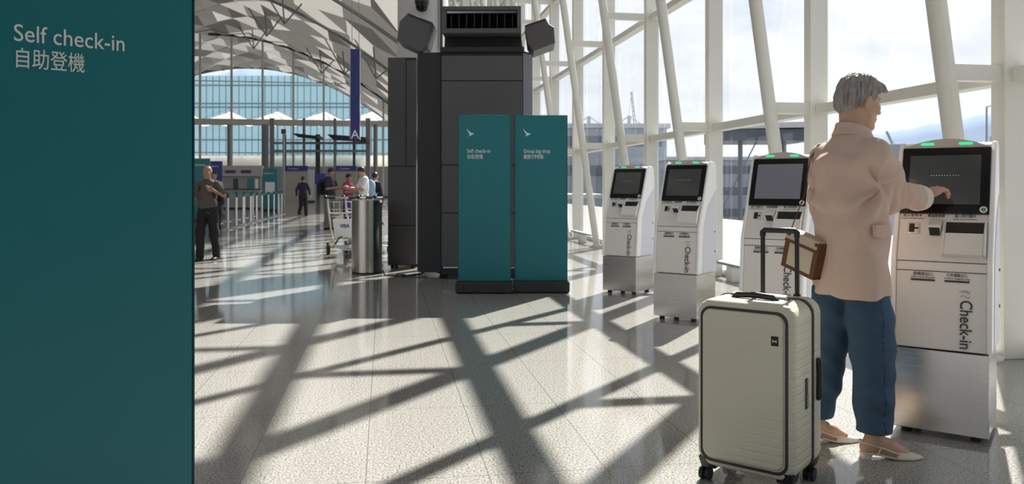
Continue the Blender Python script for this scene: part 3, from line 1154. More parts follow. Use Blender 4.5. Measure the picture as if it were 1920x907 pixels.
# ------------------------------------------------------------------ bodies and cloth from distance fields
class Field:
    def __init__(s, lo, hi, h):
        s.lo, s.h = np.array(lo, float), h
        s.n = np.ceil((np.array(hi, float) - s.lo) / h).astype(int) + 1
        s.ax = [(s.lo[i] + h * np.arange(s.n[i])).astype(np.float32) for i in range(3)]
        s.d = np.full(s.n, 1.0, np.float32)
    def sub(s, lo, hi, pad):
        i0 = np.clip(np.floor((np.array(lo) - pad - s.lo) / s.h).astype(int), 0, s.n)
        i1 = np.clip(np.ceil((np.array(hi) + pad - s.lo) / s.h).astype(int) + 1, 0, s.n)
        sl = tuple(slice(a, b) for a, b in zip(i0, i1))
        X = s.ax[0][sl[0]][:, None, None]
        Y = s.ax[1][sl[1]][None, :, None]
        Z = s.ax[2][sl[2]][None, None, :]
        return sl, X, Y, Z
    def put(s, fn, lo, hi, k=.01, op='u'):
        sl, X, Y, Z = s.sub(lo, hi, k + .02 + 2 * s.h)
        a = s.d[sl]
        if a.size == 0: return
        b = fn(X, Y, Z).astype(np.float32)
        if op == 'u':
            h = np.maximum(k - np.abs(a - b), 0) / k
            s.d[sl] = np.minimum(a, b) - h * h * k * .25
        else:                                              # carve b away
            h = np.maximum(k - np.abs(a + b), 0) / k
            s.d[sl] = np.maximum(a, -b) + h * h * k * .25
    def cap(s, a, b, ra, rb=None, k=.01, op='u', squash=None):
        rb = ra if rb is None else rb
        a, b = np.array(a, float), np.array(b, float)
        ab = b - a
        q = max(ab @ ab, 1e-9)
        def fn(X, Y, Z):
            px, py, pz = X - a[0], Y - a[1], Z - a[2]
            t = np.clip((px * ab[0] + py * ab[1] + pz * ab[2]) / q, 0, 1)
            return np.sqrt((px - t * ab[0]) ** 2 + (py - t * ab[1]) ** 2 + (pz - t * ab[2]) ** 2) - (ra + (rb - ra) * t)
        r = max(ra, rb)
        s.put(fn, np.minimum(a, b) - r, np.maximum(a, b) + r, k, op)
    def chain(s, pts, rs, k=.01):
        for i in range(len(pts) - 1):
            s.cap(pts[i], pts[i + 1], rs[i], rs[i + 1], k)
    def ell(s, c, r, k=.01, axes=None, op='u'):
        c = np.array(c, float)
        A = np.eye(3) if axes is None else np.array(axes, float)     # rows: own axes in world
        def fn(X, Y, Z):
            px, py, pz = X - c[0], Y - c[1], Z - c[2]
            u = [(A[i, 0] * px + A[i, 1] * py + A[i, 2] * pz) / r[i] for i in range(3)]
            k0 = np.sqrt(u[0] ** 2 + u[1] ** 2 + u[2] ** 2)
            k1 = np.sqrt((u[0] / r[0]) ** 2 + (u[1] / r[1]) ** 2 + (u[2] / r[2]) ** 2)
            return k0 * (k0 - 1) / np.maximum(k1, 1e-6)
        m = max(r)
        s.put(fn, c - m, c + m, k, op)
    def loft(s, rings, fwd, k=.01, ex=2.3, op='u'):
        """rings: (z, cx, cy, half width across, half depth along fwd)"""
        rings = sorted(rings)
        z, cx, cy, a, b = [np.array(v, float) for v in zip(*rings)]
        def fn(X, Y, Z):
            zz = np.ravel(Z)
            def it(v):
                zf = np.linspace(z[0], z[-1], 200)
                w = np.interp(zf, z, v)
                ke = np.hanning(25); ke /= ke.sum()
                w = np.convolve(np.pad(w, 12, 'edge'), ke, 'valid')
                return np.interp(zz, zf, w)[None, None, :]
            px, py = X - it(cx), Y - it(cy)
            A, B = it(a), it(b)
            u = np.abs(px * fwd[1] - py * fwd[0]) / A
            v = np.abs(px * fwd[0] + py * fwd[1]) / B
            d = ((u ** ex + v ** ex) ** (1 / ex) - 1) * np.minimum(A, B)
            return np.maximum(d, np.maximum(z[0] - Z, Z - z[-1]))
        m = max(a.max(), b.max())
        s.put(fn, (cx.min() - m, cy.min() - m, z[0]), (cx.max() + m, cy.max() + m, z[-1]), k, op)
    def warp(s, fn):
        """adds a displacement fn(X, Y, Z) near the surface"""
        s.d += fn(s.ax[0][:, None, None], s.ax[1][None, :, None], s.ax[2][None, None, :]).astype(np.float32)
    def mesh(s):
        """naive surface nets"""
        d = s.d
        ins = d < 0
        c = [ins[i:d.shape[0] - 1 + i, j:d.shape[1] - 1 + j, k:d.shape[2] - 1 + k] for i in (0, 1) for j in (0, 1) for k in (0, 1)]
        cnt = sum(x.astype(np.int8) for x in c)
        act = (cnt > 0) & (cnt < 8)
        idx = np.argwhere(act)
        num = np.full(act.shape, -1, np.int64)
        num[act] = np.arange(len(idx))
        corner = np.array([(i, j, k) for i in (0, 1) for j in (0, 1) for k in (0, 1)])
        vals = np.stack([d[idx[:, 0] + o[0], idx[:, 1] + o[1], idx[:, 2] + o[2]] for o in corner], 1)
        acc = np.zeros((len(idx), 3))
        n = np.zeros(len(idx))
        for a in range(8):
            for b in range(a + 1, 8):
                if np.abs(corner[a] - corner[b]).sum() != 1: continue
                va, vb = vals[:, a], vals[:, b]
                x = (va < 0) != (vb < 0)
                t = np.where(x, va / np.where(x, va - vb, 1), 0)
                acc += np.where(x[:, None], corner[a] + t[:, None] * (corner[b] - corner[a]), 0)
                n += x
        V = s.lo + s.h * (idx + acc / n[:, None])
        quads = []
        for ax in range(3):
            o1, o2 = [(1, 2), (2, 0), (0, 1)][ax]
            sa = [slice(None)] * 3
            sb = [slice(None)] * 3
            sa[ax], sb[ax] = slice(0, -1), slice(1, None)
            for o in (o1, o2):
                sa[o] = sb[o] = slice(1, -1)
            A, B = ins[tuple(sa)], ins[tuple(sb)]
            e = np.argwhere(A != B)
            if not len(e): continue
            flip = A[tuple(e.T)]
            e = e.copy()
            e[:, o1] += 1
            e[:, o2] += 1
            def g(d1, d2):
                q = e.copy()
                q[:, o1] -= d1
                q[:, o2] -= d2
                return num[tuple(q.T)]
            Q = np.stack([g(0, 0), g(1, 0), g(1, 1), g(0, 1)], 1)
            Q[~flip] = Q[~flip][:, ::-1]
            quads.append(Q)
        return V, np.concatenate(quads)
    def build(s, name, m, parent=None, origin=(0, 0, 0), relax=1):
        V, Q = s.mesh()
        for _ in range(relax):
            S = np.zeros_like(V)
            N = np.zeros(len(V))
            for i in range(4):
                a, b = Q[:, i], Q[:, (i + 1) % 4]
                np.add.at(S, a, V[b]); np.add.at(N, a, 1)
                np.add.at(S, b, V[a]); np.add.at(N, b, 1)
            V = .45 * V + .55 * S / N[:, None]
        V = V - np.array(origin)
        me = bpy.data.meshes.new(name)
        me.from_pydata(V.tolist(), [], Q.tolist())
        me.polygons.foreach_set('use_smooth', [True] * len(Q))
        return link_mesh(name, me, m, parent)

SKIN = mat('skin', (.52, .32, .22), .5, noise=.08, nscale=30)
SKIN2 = mat('tanned skin', (.36, .21, .14), .5)
JACKET = mat('dusty pink cotton', (.60, .44, .365), .8, noise=.04, nscale=12, bump=.15, bscale=700)
JCUFF = mat('turned pale cuff lining', (.72, .64, .58), .8)
DENIM = mat('mid blue denim', (.036, .076, .132), .85, noise=.22, nscale=28, bump=.2, bscale=900)
HAIR_G = mat('silver grey hair', (.30, .275, .265), .5, noise=.55, nscale=9, stretch=(9, 9, 1.6), bump=.6, bscale=22)
SHOE = mat('cream leather', (.68, .60, .50), .4)
LEATHER = mat('chestnut leather', (.13, .045, .02), .45)
CANVAS = mat('beige canvas', (.55, .46, .35), .8, bump=.2, bscale=300)
GOLD = mat('gold metal', (.75, .52, .18), .3, 1.0)

# ---- the woman at the nearest kiosk
FW = np.array((.92, .39, 0)); FW /= np.linalg.norm(FW)
RT = np.array((FW[1], -FW[0], 0))
WO = np.array((1.55, 3.64, 0))
wt = thing('person', 'woman with short grey hair in a pink jacket and jeans touching the nearest kiosk', 'person', WO)
lo, hi = (1.24, 3.30, 0), (2.26, 4.10, 1.76)
NECK = np.array((1.553, 3.65, 1.45))
# head frame
hf = np.array((.955, .25, -.16)); hf /= np.linalg.norm(hf)
hu = np.array((0, 0, 1.)); hl = np.cross(hu, hf); hl /= np.linalg.norm(hl); hu = np.cross(hf, hl)
HC = np.array((1.584, 3.655, 1.583))
HA = np.array((hf, hl, hu))
def hp(x, y, z): return HC + hf * x + hl * y + hu * z
def head_into(B, hp, HA, s=1.0):
    B.ell(hp(-.012 * s, 0, .03 * s), (.094 * s, .073 * s, .088 * s), .02, HA)
    B.ell(hp(.03 * s, 0, -.045 * s), (.062 * s, .056 * s, .072 * s), .03, HA)
    B.cap(hp(.068 * s, -.012 * s, -.108 * s), hp(.068 * s, .012 * s, -.108 * s), .015 * s, k=.025)
    B.cap(hp(.03 * s, .045 * s, -.075 * s), hp(.066 * s, .012 * s, -.104 * s), .016 * s, k=.02)
    B.cap(hp(.03 * s, -.045 * s, -.075 * s), hp(.066 * s, -.012 * s, -.104 * s), .016 * s, k=.02)
    B.cap(hp(.078 * s, -.03 * s, .022 * s), hp(.078 * s, .03 * s, .022 * s), .012 * s, k=.015)       # brow
    B.cap(hp(.086 * s, 0, .012 * s), hp(.112 * s, 0, -.030 * s), .0075 * s, .0115 * s, .012)            # nose
    for y in (-1, 1):
        B.ell(hp(.098 * s, y * .010 * s, -.034 * s), (.010 * s, .008 * s, .008 * s), .006, HA)
        B.ell(hp(.060 * s, y * .040 * s, -.022 * s), (.025 * s, .022 * s, .022 * s), .02, HA)        # cheek
        B.ell(hp(.082 * s, y * .031 * s, .002 * s), (.012 * s, .016 * s, .010 * s), .01, HA, op='s')
        B.ell(hp(.072 * s, y * .030 * s, .001 * s), (.013 * s, .014 * s, .011 * s), .004, HA)        # eye
        E2 = np.array((HA[0] * .95 - HA[2] * .2, HA[1], HA[2] * .95 + HA[0] * .2))
        B.ell(hp(-.005 * s, y * .076 * s, -.012 * s), (.019 * s, .008 * s, .033 * s), .006, E2)    # ear
        B.ell(hp(.000 * s, y * .084 * s, -.006 * s), (.010 * s, .006 * s, .018 * s), .005, E2, op='s')
    B.ell(hp(.088 * s, 0, -.066 * s), (.013 * s, .024 * s, .007 * s), .008, HA)
    B.ell(hp(.086 * s, 0, -.078 * s), (.013 * s, .021 * s, .007 * s), .006, HA)
B = Field(lo, hi, .0045)
head_into(B, hp, HA)
B.cap(hp(-.030, 0, -.06), NECK + (0, 0, -.03), .053, .056, .03)
B.cap(NECK + (0, 0, -.04), (1.55, 3.65, .85), .06, .10, .03)
SR, SL = np.array((1.580, 3.505, 1.335)), np.array((1.480, 3.790, 1.335))
ER, WR = np.array((1.745, 3.690, 1.152)), np.array((1.992, 3.855, 1.140))
EL, WL = np.array((1.50, 3.87, 1.09)), np.array((1.60, 3.84, .93))
for S_, E_, W_ in ((SR, ER, WR), (SL, EL, WL)):
    B.cap((1.55, 3.65, 1.33), S_, .05, .045, .03)
    B.chain([S_, E_, W_], [.045, .038, .026], .02)
# right hand touching the screen
def hand_into(B, W_, fd, up, side, curl, tips=None, s=1.0, thumb=1, k=.007):
    """fd along the hand, up = back of the hand, side = towards the little finger"""
    fd, up, side = [np.array(v, float) / np.linalg.norm(v) for v in (fd, up, side)]
    A = np.array((fd, side, up))
    B.cap(W_ - fd * .04, W_ + fd * .01, .024 * s, .025 * s, .01)
    B.ell(W_ + fd * .052 * s, (.052 * s, .038 * s, .0165 * s), .012, A)
    for i, (ln, off, b0) in enumerate(((.070, -.028, .15), (.078, -.0095, 0), (.072, .0095, 0), (.058, .027, .05))):
        a = W_ + fd * (.088 - .006 * abs(i - 1)) * s + side * off * s + up * .003
        c = curl[i]
        d1 = fd * math.cos(c * .55) - up * math.sin(c * .55) + side * off * 1.5
        d2 = fd * math.cos(c * 1.3) - up * math.sin(c * 1.3) + side * off
        d3 = fd * math.cos(c * 1.9) - up * math.sin(c * 1.9)
        p1 = a + d1 * ln * .46 * s
        p2 = p1 + d2 * ln * .32 * s
        p3 = p2 + d3 * ln * .24 * s
        B.cap(a - fd * .02 * s, a, .010 * s, .0105 * s, .008)
        B.chain([a, p1, p2, p3], [.0098 * s, .0090 * s, .0082 * s, .0070 * s], .0035)
    t0 = W_ + fd * .018 * s - side * .022 * s - up * .008
    t1 = t0 + (fd * .55 - side * .6 - up * .45) * .042 * s
    t2 = t1 + (fd * .8 - side * .2 - up * .5) * .032 * s
    t3 = t2 + (fd * .85 + side * .05 - up * .45) * .024 * s
    B.chain([t0, t1, t2, t3], [.015 * s, .0118 * s, .0100 * s, .0080 * s], .006)
hand_into(B, WR + (0, 0, .004), (.85, .33, .42), (-.38, -.15, .91), RT, (.5, .8, 1.0, 1.1), s=1.1)
hand_into(B, WL, (.35, -.1, -.9), (.9, .0, .35), -RT, (.6, .7, .8, .9))
# legs and feet
HR, HL_ = np.array((1.578, 3.575, .84)), np.array((1.505, 3.72, .84))
AR, AL = np.array((1.598, 3.530, .10)), np.array((1.428, 3.762, .10))
KR, KL = np.array((1.603, 3.553, .46)), np.array((1.478, 3.742, .46))
for h_, k_, a_ in ((HR, KR, AR), (HL_, KL, AL)):
    B.cap((1.553, 3.648, .86), h_, .10, .08, .03)
    B.chain([h_, k_, a_], [.08, .055, .036], .02)
FD = {'R': np.array((.995, -.095, 0)), 'L': np.array((.998, -.06, 0))}
def foot_into(B, a, fd):
    sd_ = np.array((-fd[1], fd[0], 0))
    g = a * (1, 1, 0)
    B.chain([a, g + np.array((0, 0, .065)) + fd * .005], [.034, .034], .015)
    B.ell(g - fd * .028 + np.array((0, 0, .050)), (.034, .028, .034), .02, (fd, sd_, (0, 0, 1)))
    B.chain([g + fd * .0 + np.array((0, 0, .075)), g + fd * .07 + np.array((0, 0, .050)), g + fd * .13 + np.array((0, 0, .026))], [.034, .031, .020], .02)
    B.cap(g - fd * .03 + np.array((0, 0, .038)), g + fd * .12 + np.array((0, 0, .020)), .022, .017, .02)
for a_, f_ in ((AR, 'R'), (AL, 'L')): foot_into(B, a_, FD[f_])
B.build('body', SKIN, wt, WO, 1)

# hair
Hh = Field(HC - .17, HC + .17, .0035)
Hh.ell(hp(-.012, 0, .032), (.101, .080, .095), .01, HA)
Hh.ell(hp(-.056, 0, -.005), (.056, .062, .070), .02, HA)
for q in np.linspace(-1, 1, 9):
    y = q * .06
    Hh.cap(hp(.02, y * .9, .112 - .03 * q * q), hp(.084 - .02 * abs(q), y * 1.05 - .012, .080 - .02 * abs(q)), .016, .009, .012)
Hh.cap(hp(.05, -.055, .080), hp(.100, -.044, .066), .012, .006, .012)
def hair_cut(X, Y, Z):
    px, py, pz = X - HC[0], Y - HC[1], Z - HC[2]
    x = hf[0] * px + hf[1] * py + hf[2] * pz
    y = hl[0] * px + hl[1] * py + hl[2] * pz
    z = hu[0] * px + hu[1] * py + hu[2] * pz
    g = np.interp(x, [-.2, -.10, -.075, -.05, -.036, -.01, .008, .018, .030, .045, .085, .12, .2], [-.075, -.075, -.085, -.080, -.03, .024, .016, -.008, -.006, .035, .055, .06, .07])
    ang = np.arctan2(y, x + .02)
    return x, y, z, g, ang
x, y, z, g, ang = hair_cut(Hh.ax[0][:, None, None], Hh.ax[1][None, :, None], Hh.ax[2][None, None, :])
lock = .0042 * np.sin(22 * ang + 30 * z + 2.0 * np.sin(9 * ang + 12 * x)) + .0026 * np.sin(47 * ang - 38 * z + 3 * np.sin(31 * y)) + .002 * np.sin(160 * y + 40 * x)
Hh.d = np.maximum(Hh.d + lock, (g - z + .004 * np.sin(45 * ang)) * .75).astype(np.float32)
Hh.build('hair', HAIR_G, wt, WO, 1)

# jacket
J = Field((1.24, 3.36, .68), (2.02, 4.06, 1.50), .0055)
J.loft([(.705, 1.548, 3.64, .196, .116), (.80, 1.546, 3.64, .192, .116), (.95, 1.541, 3.645, .186, .119), (1.08, 1.537, 3.648, .180, .125),
        (1.20, 1.536, 3.65, .178, .132), (1.29, 1.540, 3.65, .174, .130), (1.34, 1.541, 3.65, .168, .115), (1.38, 1.545, 3.65, .125, .095), (1.415, 1.549, 3.65, .088, .082), (1.44, 1.553, 3.65, .068, .07)], FW, .02, 2.25)
cuff0 = ER + (WR - ER) * .80
J.chain([SR, SR * .55 + ER * .45 + np.array((.012, 0, .012)), ER, cuff0], [.076, .074, .066, .056], .03)
J.chain([SL, EL, EL + (WL - EL) * .8], [.068, .064, .053], .03)
def folds(X, Y, Z):
    u = X * FW[0] + Y * FW[1]
    v = X * RT[0] + Y * RT[1]
    body = np.clip((1.32 - Z) / .2, 0, 1)
    w = .0085 * body * np.sin(26 * u + 14 * v + 2.2 * np.sin(6 * Z + 5 * v) + 3.0 * Z)
    w = w + .0034 * np.sin(38 * v - 21 * Z + 2.5 * np.sin(9 * u + 3 * Z))
    # creases that run from the armpit down and across the back
    ax_, az_ = u - 2.83, Z - 1.20
    rad = np.sqrt(ax_ ** 2 + az_ ** 2)
    th_ = np.arctan2(az_, ax_)
    w = w + .016 * np.clip(rad / .05, 0, 1) * np.exp(-rad / .17) * np.sin(6 * th_ + 16 * rad + 1.5 * np.sin(3 * th_))
    # bunching at the elbow
    de = np.sqrt((X - ER[0]) ** 2 + (Y - ER[1]) ** 2 + (Z - ER[2]) ** 2)
    al = (X - ER[0]) * .8 + (Y - ER[1]) * .55
    w = w + .0085 * np.exp(-(de / .12) ** 2) * np.sin(95 * al + 25 * Z)
    vv = (X - 1.55) * RT[0] + (Y - 3.65) * RT[1]
    uu = (X - 1.55) * FW[0] + (Y - 3.65) * FW[1]
    w = w + .0045 * np.exp(-((vv + .012) / .007) ** 2) * np.clip(-uu / .05, 0, 1)
    return w
J.warp(folds)
J.build('jacket', JACKET, wt, WO, 1)
cu = Field(cuff0 - .12, cuff0 + .12, .0045)
fd_ = (WR - ER) / np.linalg.norm(WR - ER)
cu.cap(cuff0 - fd_ * .012, cuff0 + fd_ * .016, .064, .060, .01)
cu.cap(cuff0 + fd_ * .02, cuff0 + fd_ * .2, .047, .047, .006, op='s')
def cutp(X, Y, Z):
    t = (X - cuff0[0]) * fd_[0] + (Y - cuff0[1]) * fd_[1] + (Z - cuff0[2]) * fd_[2]
    return t
T_ = cutp(cu.ax[0][:, None, None], cu.ax[1][None, :, None], cu.ax[2][None, None, :])
cu.d = np.maximum(cu.d, np.maximum(T_ - .034, -.030 - T_)).astype(np.float32)
cu.build('cuff', JCUFF, wt, WO, 1)
co = Field((1.40, 3.50, 1.36), (1.70, 3.80, 1.52), .004)
co.loft([(1.395, 1.548, 3.65, .098, .100), (1.42, 1.549, 3.65, .086, .088), (1.46, 1.552, 3.65, .072, .074), (1.50, 1.556, 3.65, .068, .068)], FW, .008)
co.loft([(1.425, 1.556, 3.65, .062, .062), (1.46, 1.557, 3.65, .060, .060), (1.52, 1.560, 3.65, .060, .060)], FW, .006, op='s')
X_, Y_, Z_ = co.ax[0][:, None, None], co.ax[1][None, :, None], co.ax[2][None, None, :]
u_ = (X_ - 1.55) * FW[0] + (Y_ - 3.65) * FW[1]
co.d = np.maximum(co.d, np.maximum(Z_ - (1.470 - .32 * u_), (1.415 - .25 * u_) - Z_)).astype(np.float32)
co.build('collar', JACKET, wt, WO, 1)
# pocket flap on the right hip of the jacket
pf = MB()
cpt = np.array((1.548, 3.64, 0)) + RT * .176 + FW * -.02 + np.array((0, 0, .045))
fl_ = [cpt + FW * a + RT * (.012 - abs(a) * .12) + np.array((0, 0, z)) for a, z in ((-.036, .985), (.034, .985), (.034, .940), (.0, .925), (-.034, .934))]
pf.prism([Vector(p - WO) for p in fl_], Vector(RT * -.02))
pf.build('pocket_flap', JACKET, wt, .003)

# jeans
D = Field((1.26, 3.40, .10), (1.80, 3.92, .86), .0055)
D.ell((1.545, 3.645, .80), (.11, .13, .10), .02)
def leg(h_, k_, a_, r):
    pts = [h_, (h_ + k_) / 2, k_, (k_ + a_) / 2 + np.array((0, 0, .0)), a_ + np.array((0, 0, .01))]
    D.chain(pts, r, .02)
leg(HR + (0, 0, -.05), KR, AR * (1, 1, 0) + (0.0, 0, .09), [.092, .097, .093, .084, .076])
leg(HL_ + (0, 0, -.05), KL, AL * (1, 1, 0) + (0.0, 0, .09), [.092, .096, .090, .082, .074])
def dn(X, Y, Z):
    return .0035 * np.sin(18 * X + 30 * Z + 2 * np.sin(14 * Y + 6 * Z)) + .0022 * np.sin(55 * Z + 22 * X - 17 * Y + 2 * np.sin(13 * X)) + 0 * Z
D.warp(dn)
Zd = D.ax[2][None, None, :]
D.d = np.maximum(D.d, np.maximum(.118 - Zd, Zd - .735)).astype(np.float32)
D.build('jeans', DENIM, wt, WO, 1)
# stitched side seam, laid on the outside of the near leg
sm = MB()
pts = []
for z in np.linspace(.70, .13, 60):
    t = (z - .10) / .74
    c = AR + (HR - AR) * t
    r_ = np.interp(z, [.1, .28, .46, .65, .79], [.076, .084, .093, .100, .103])
    n_ = np.array((.22, -.975, 0))
    for q_ in np.arange(.03, .16, .001):
        w_ = np.array((c[0], c[1], z)) + n_ * q_
        if D.d[tuple(np.round((w_ - D.lo) / D.h).astype(int))] > 0: break
    pts.append(Vector(w_ - n_ * .0015 - WO))
sm.tube(pts, .0028, 6)
sm.build('side_seam', mat('dark denim seam', (.024, .05, .09), .9), wt)

# slingback shoes
def shoe(a, fd):
    fd = Vector(fd); sd_ = Vector((-fd.y, fd.x, 0))
    g = Vector((a[0], a[1], 0)) - Vector(WO)
    fr = lambda x, y, z: g + fd * x + sd_ * y + Vector((0, 0, z))
    # foot sole outline along x: half width and height of the sole underside
    xs = [-.062, -.05, -.02, .03, .08, .12, .155, .185, .205]
    wd = [.012, .024, .029, .027, .032, .036, .030, .016, .004]
    un = [.022, .022, .021, .014, .004, .002, .002, .003, .005]
    s = MB()
    up_ = [u + .007 for u in un]
    rings = []
    for x, w, u, v in zip(xs, wd, un, up_):
        rings.append([fr(x, -w, u), fr(x, w, u), fr(x, w, v), fr(x, -w, v)])
    s.loft(rings)
    so = s.build('shoe', SHOE, wt)
    h_ = MB()
    h_.loft([[fr(-.056 + .012 * (z > .01), -.022, z), fr(-.012 - .006 * (z < .01), -.022, z), fr(-.012 - .006 * (z < .01), .022, z), fr(-.056 + .012 * (z > .01) * 0, .022, z)] for z in (.0, .023)], smooth=False)
    h_.build('heel', SHOE, so, .003)
    t_ = MB()
    rings = []
    for x, w, hh in ((.088, .038, .042), (.105, .0385, .040), (.125, .037, .034), (.15, .031, .027), (.175, .021, .020), (.195, .011, .014), (.207, .004, .009)):
        rings.append([fr(x + (.02 if abs(k - 6) < 4 and x < .09 else 0) * 0, w * math.cos(math.pi * k / 12), .004 + hh * math.sin(math.pi * k / 12)) for k in range(13)])
    t_.loft(rings)
    t_.build('toe_cap', SHOE, so)
    k_ = MB()
    for s_ in (-1, 1):
        k_.tube([fr(.095, s_ * .036, .028), fr(.03, s_ * .036, .052), fr(-.03, s_ * .033, .068)], .0042, 6)
        k_.tube([fr(.018, s_ * .034, .056), fr(.004, s_ * .031, .02)], .004, 6)
    k_.tube([fr(-.03, -.033, .068), fr(-.056, -.022, .074), fr(-.065, 0, .076), fr(-.056, .022, .074), fr(-.03, .033, .068)], .0042, 6)
    k_.build('strap', SHOE, so)
    b_ = MB()
    for y in (-.009, .009):
        b_.tube([fr(.122 + .012 * math.cos(q), y + .010 * math.sin(q), .0405 - .012 * (math.cos(q)) * .3) for q in [2 * math.pi * i / 12 for i in range(13)]], .0022, 6, False)
    b_.build('buckle', GOLD, so)
shoe(AR, FD['R'])
shoe(AL, FD['L'])

# shoulder bag hanging behind her
bc = np.array((1.378, 3.745, .882))
bag = thing('shoulder_bag', 'small beige shoulder bag with chestnut leather trim hanging behind the woman', 'bag', bc)
BR, BN = Vector(RT), Vector(-FW)
_c, _s = math.cos(R(-14)), math.sin(R(-14))
bf = frame_fn((0, 0, 0), BR * _c + Vector((0, 0, _s)), BR * -_s + Vector((0, 0, _c)), BN)
b = MB()
sec = [(-.088, .035), (-.088, -.03), (.088, -.03), (.088, .035)]
rings = []
for z, w, dpt in ((-.088, .098, .036), (-.075, .104, .040), (.05, .100, .038), (.078, .094, .030)):
    rings.append([bf(w * sx, z, dpt * sy) for sx, sy in ((-1, -1), (1, -1), (1, 1), (-1, 1))])
b.loft(rings, smooth=False)
b.build('body', CANVAS, bag, .008)
tr_ = MB()
fbox(tr_, bf, -.106, -.076, -.09, .08, -.0405, .0425)
fbox(tr_, bf, -.106, .106, -.092, -.074, -.0415, .0435)
fbox(tr_, bf, .080, .106, -.09, .08, -.0405, .0425)
tr_.build('trim', LEATHER, bag, .004)
fp_ = MB()
fp_.loft([[bf(-.1, .078, -.034), bf(.1, .078, -.034), bf(.1, .086, -.034), bf(-.1, .086, -.034)],
          [bf(-.1, .08, .036), bf(.1, .08, .036), bf(.1, .088, .036), bf(-.1, .088, .036)],
          [bf(-.1, .04, .041), bf(.1, .04, .041), bf(.1, .04, .049), bf(-.1, .04, .049)]], smooth=False)
fp_.build('flap', CANVAS, bag, .003)
e_ = MB()
fbox(e_, bf, -.102, .102, .036, .05, .041, .051)
e_.build('flap_edge', LEATHER, bag, .003)
sp_ = MB()
pts = [(1.318, 3.815, .955), (1.340, 3.80, 1.03), (1.378, 3.765, 1.16), (1.386, 3.755, 1.25), (1.405, 3.765, 1.33), (1.445, 3.775, 1.392), (1.50, 3.775, 1.412), (1.56, 3.785, 1.39), (1.62, 3.81, 1.32), (1.65, 3.84, 1.2)]
q = [Vector(p) - Vector(bc) for p in pts]
rings = []
for i, p in enumerate(q):
    d = (q[min(i + 1, len(q) - 1)] - q[max(i - 1, 0)]).normalized()
    s_ = Vector(RT) if i > 4 else Vector((-.3, -.9, .1)).normalized()
    s_ = (s_ - d * s_.dot(d)).normalized()
    n_ = d.cross(s_)
    rings.append([p + s_ * .007 + n_ * .0025, p - s_ * .007 + n_ * .0025, p - s_ * .007 - n_ * .0025, p + s_ * .007 - n_ * .0025])
sp_.loft(rings)
sp_.build('strap', LEATHER, bag)

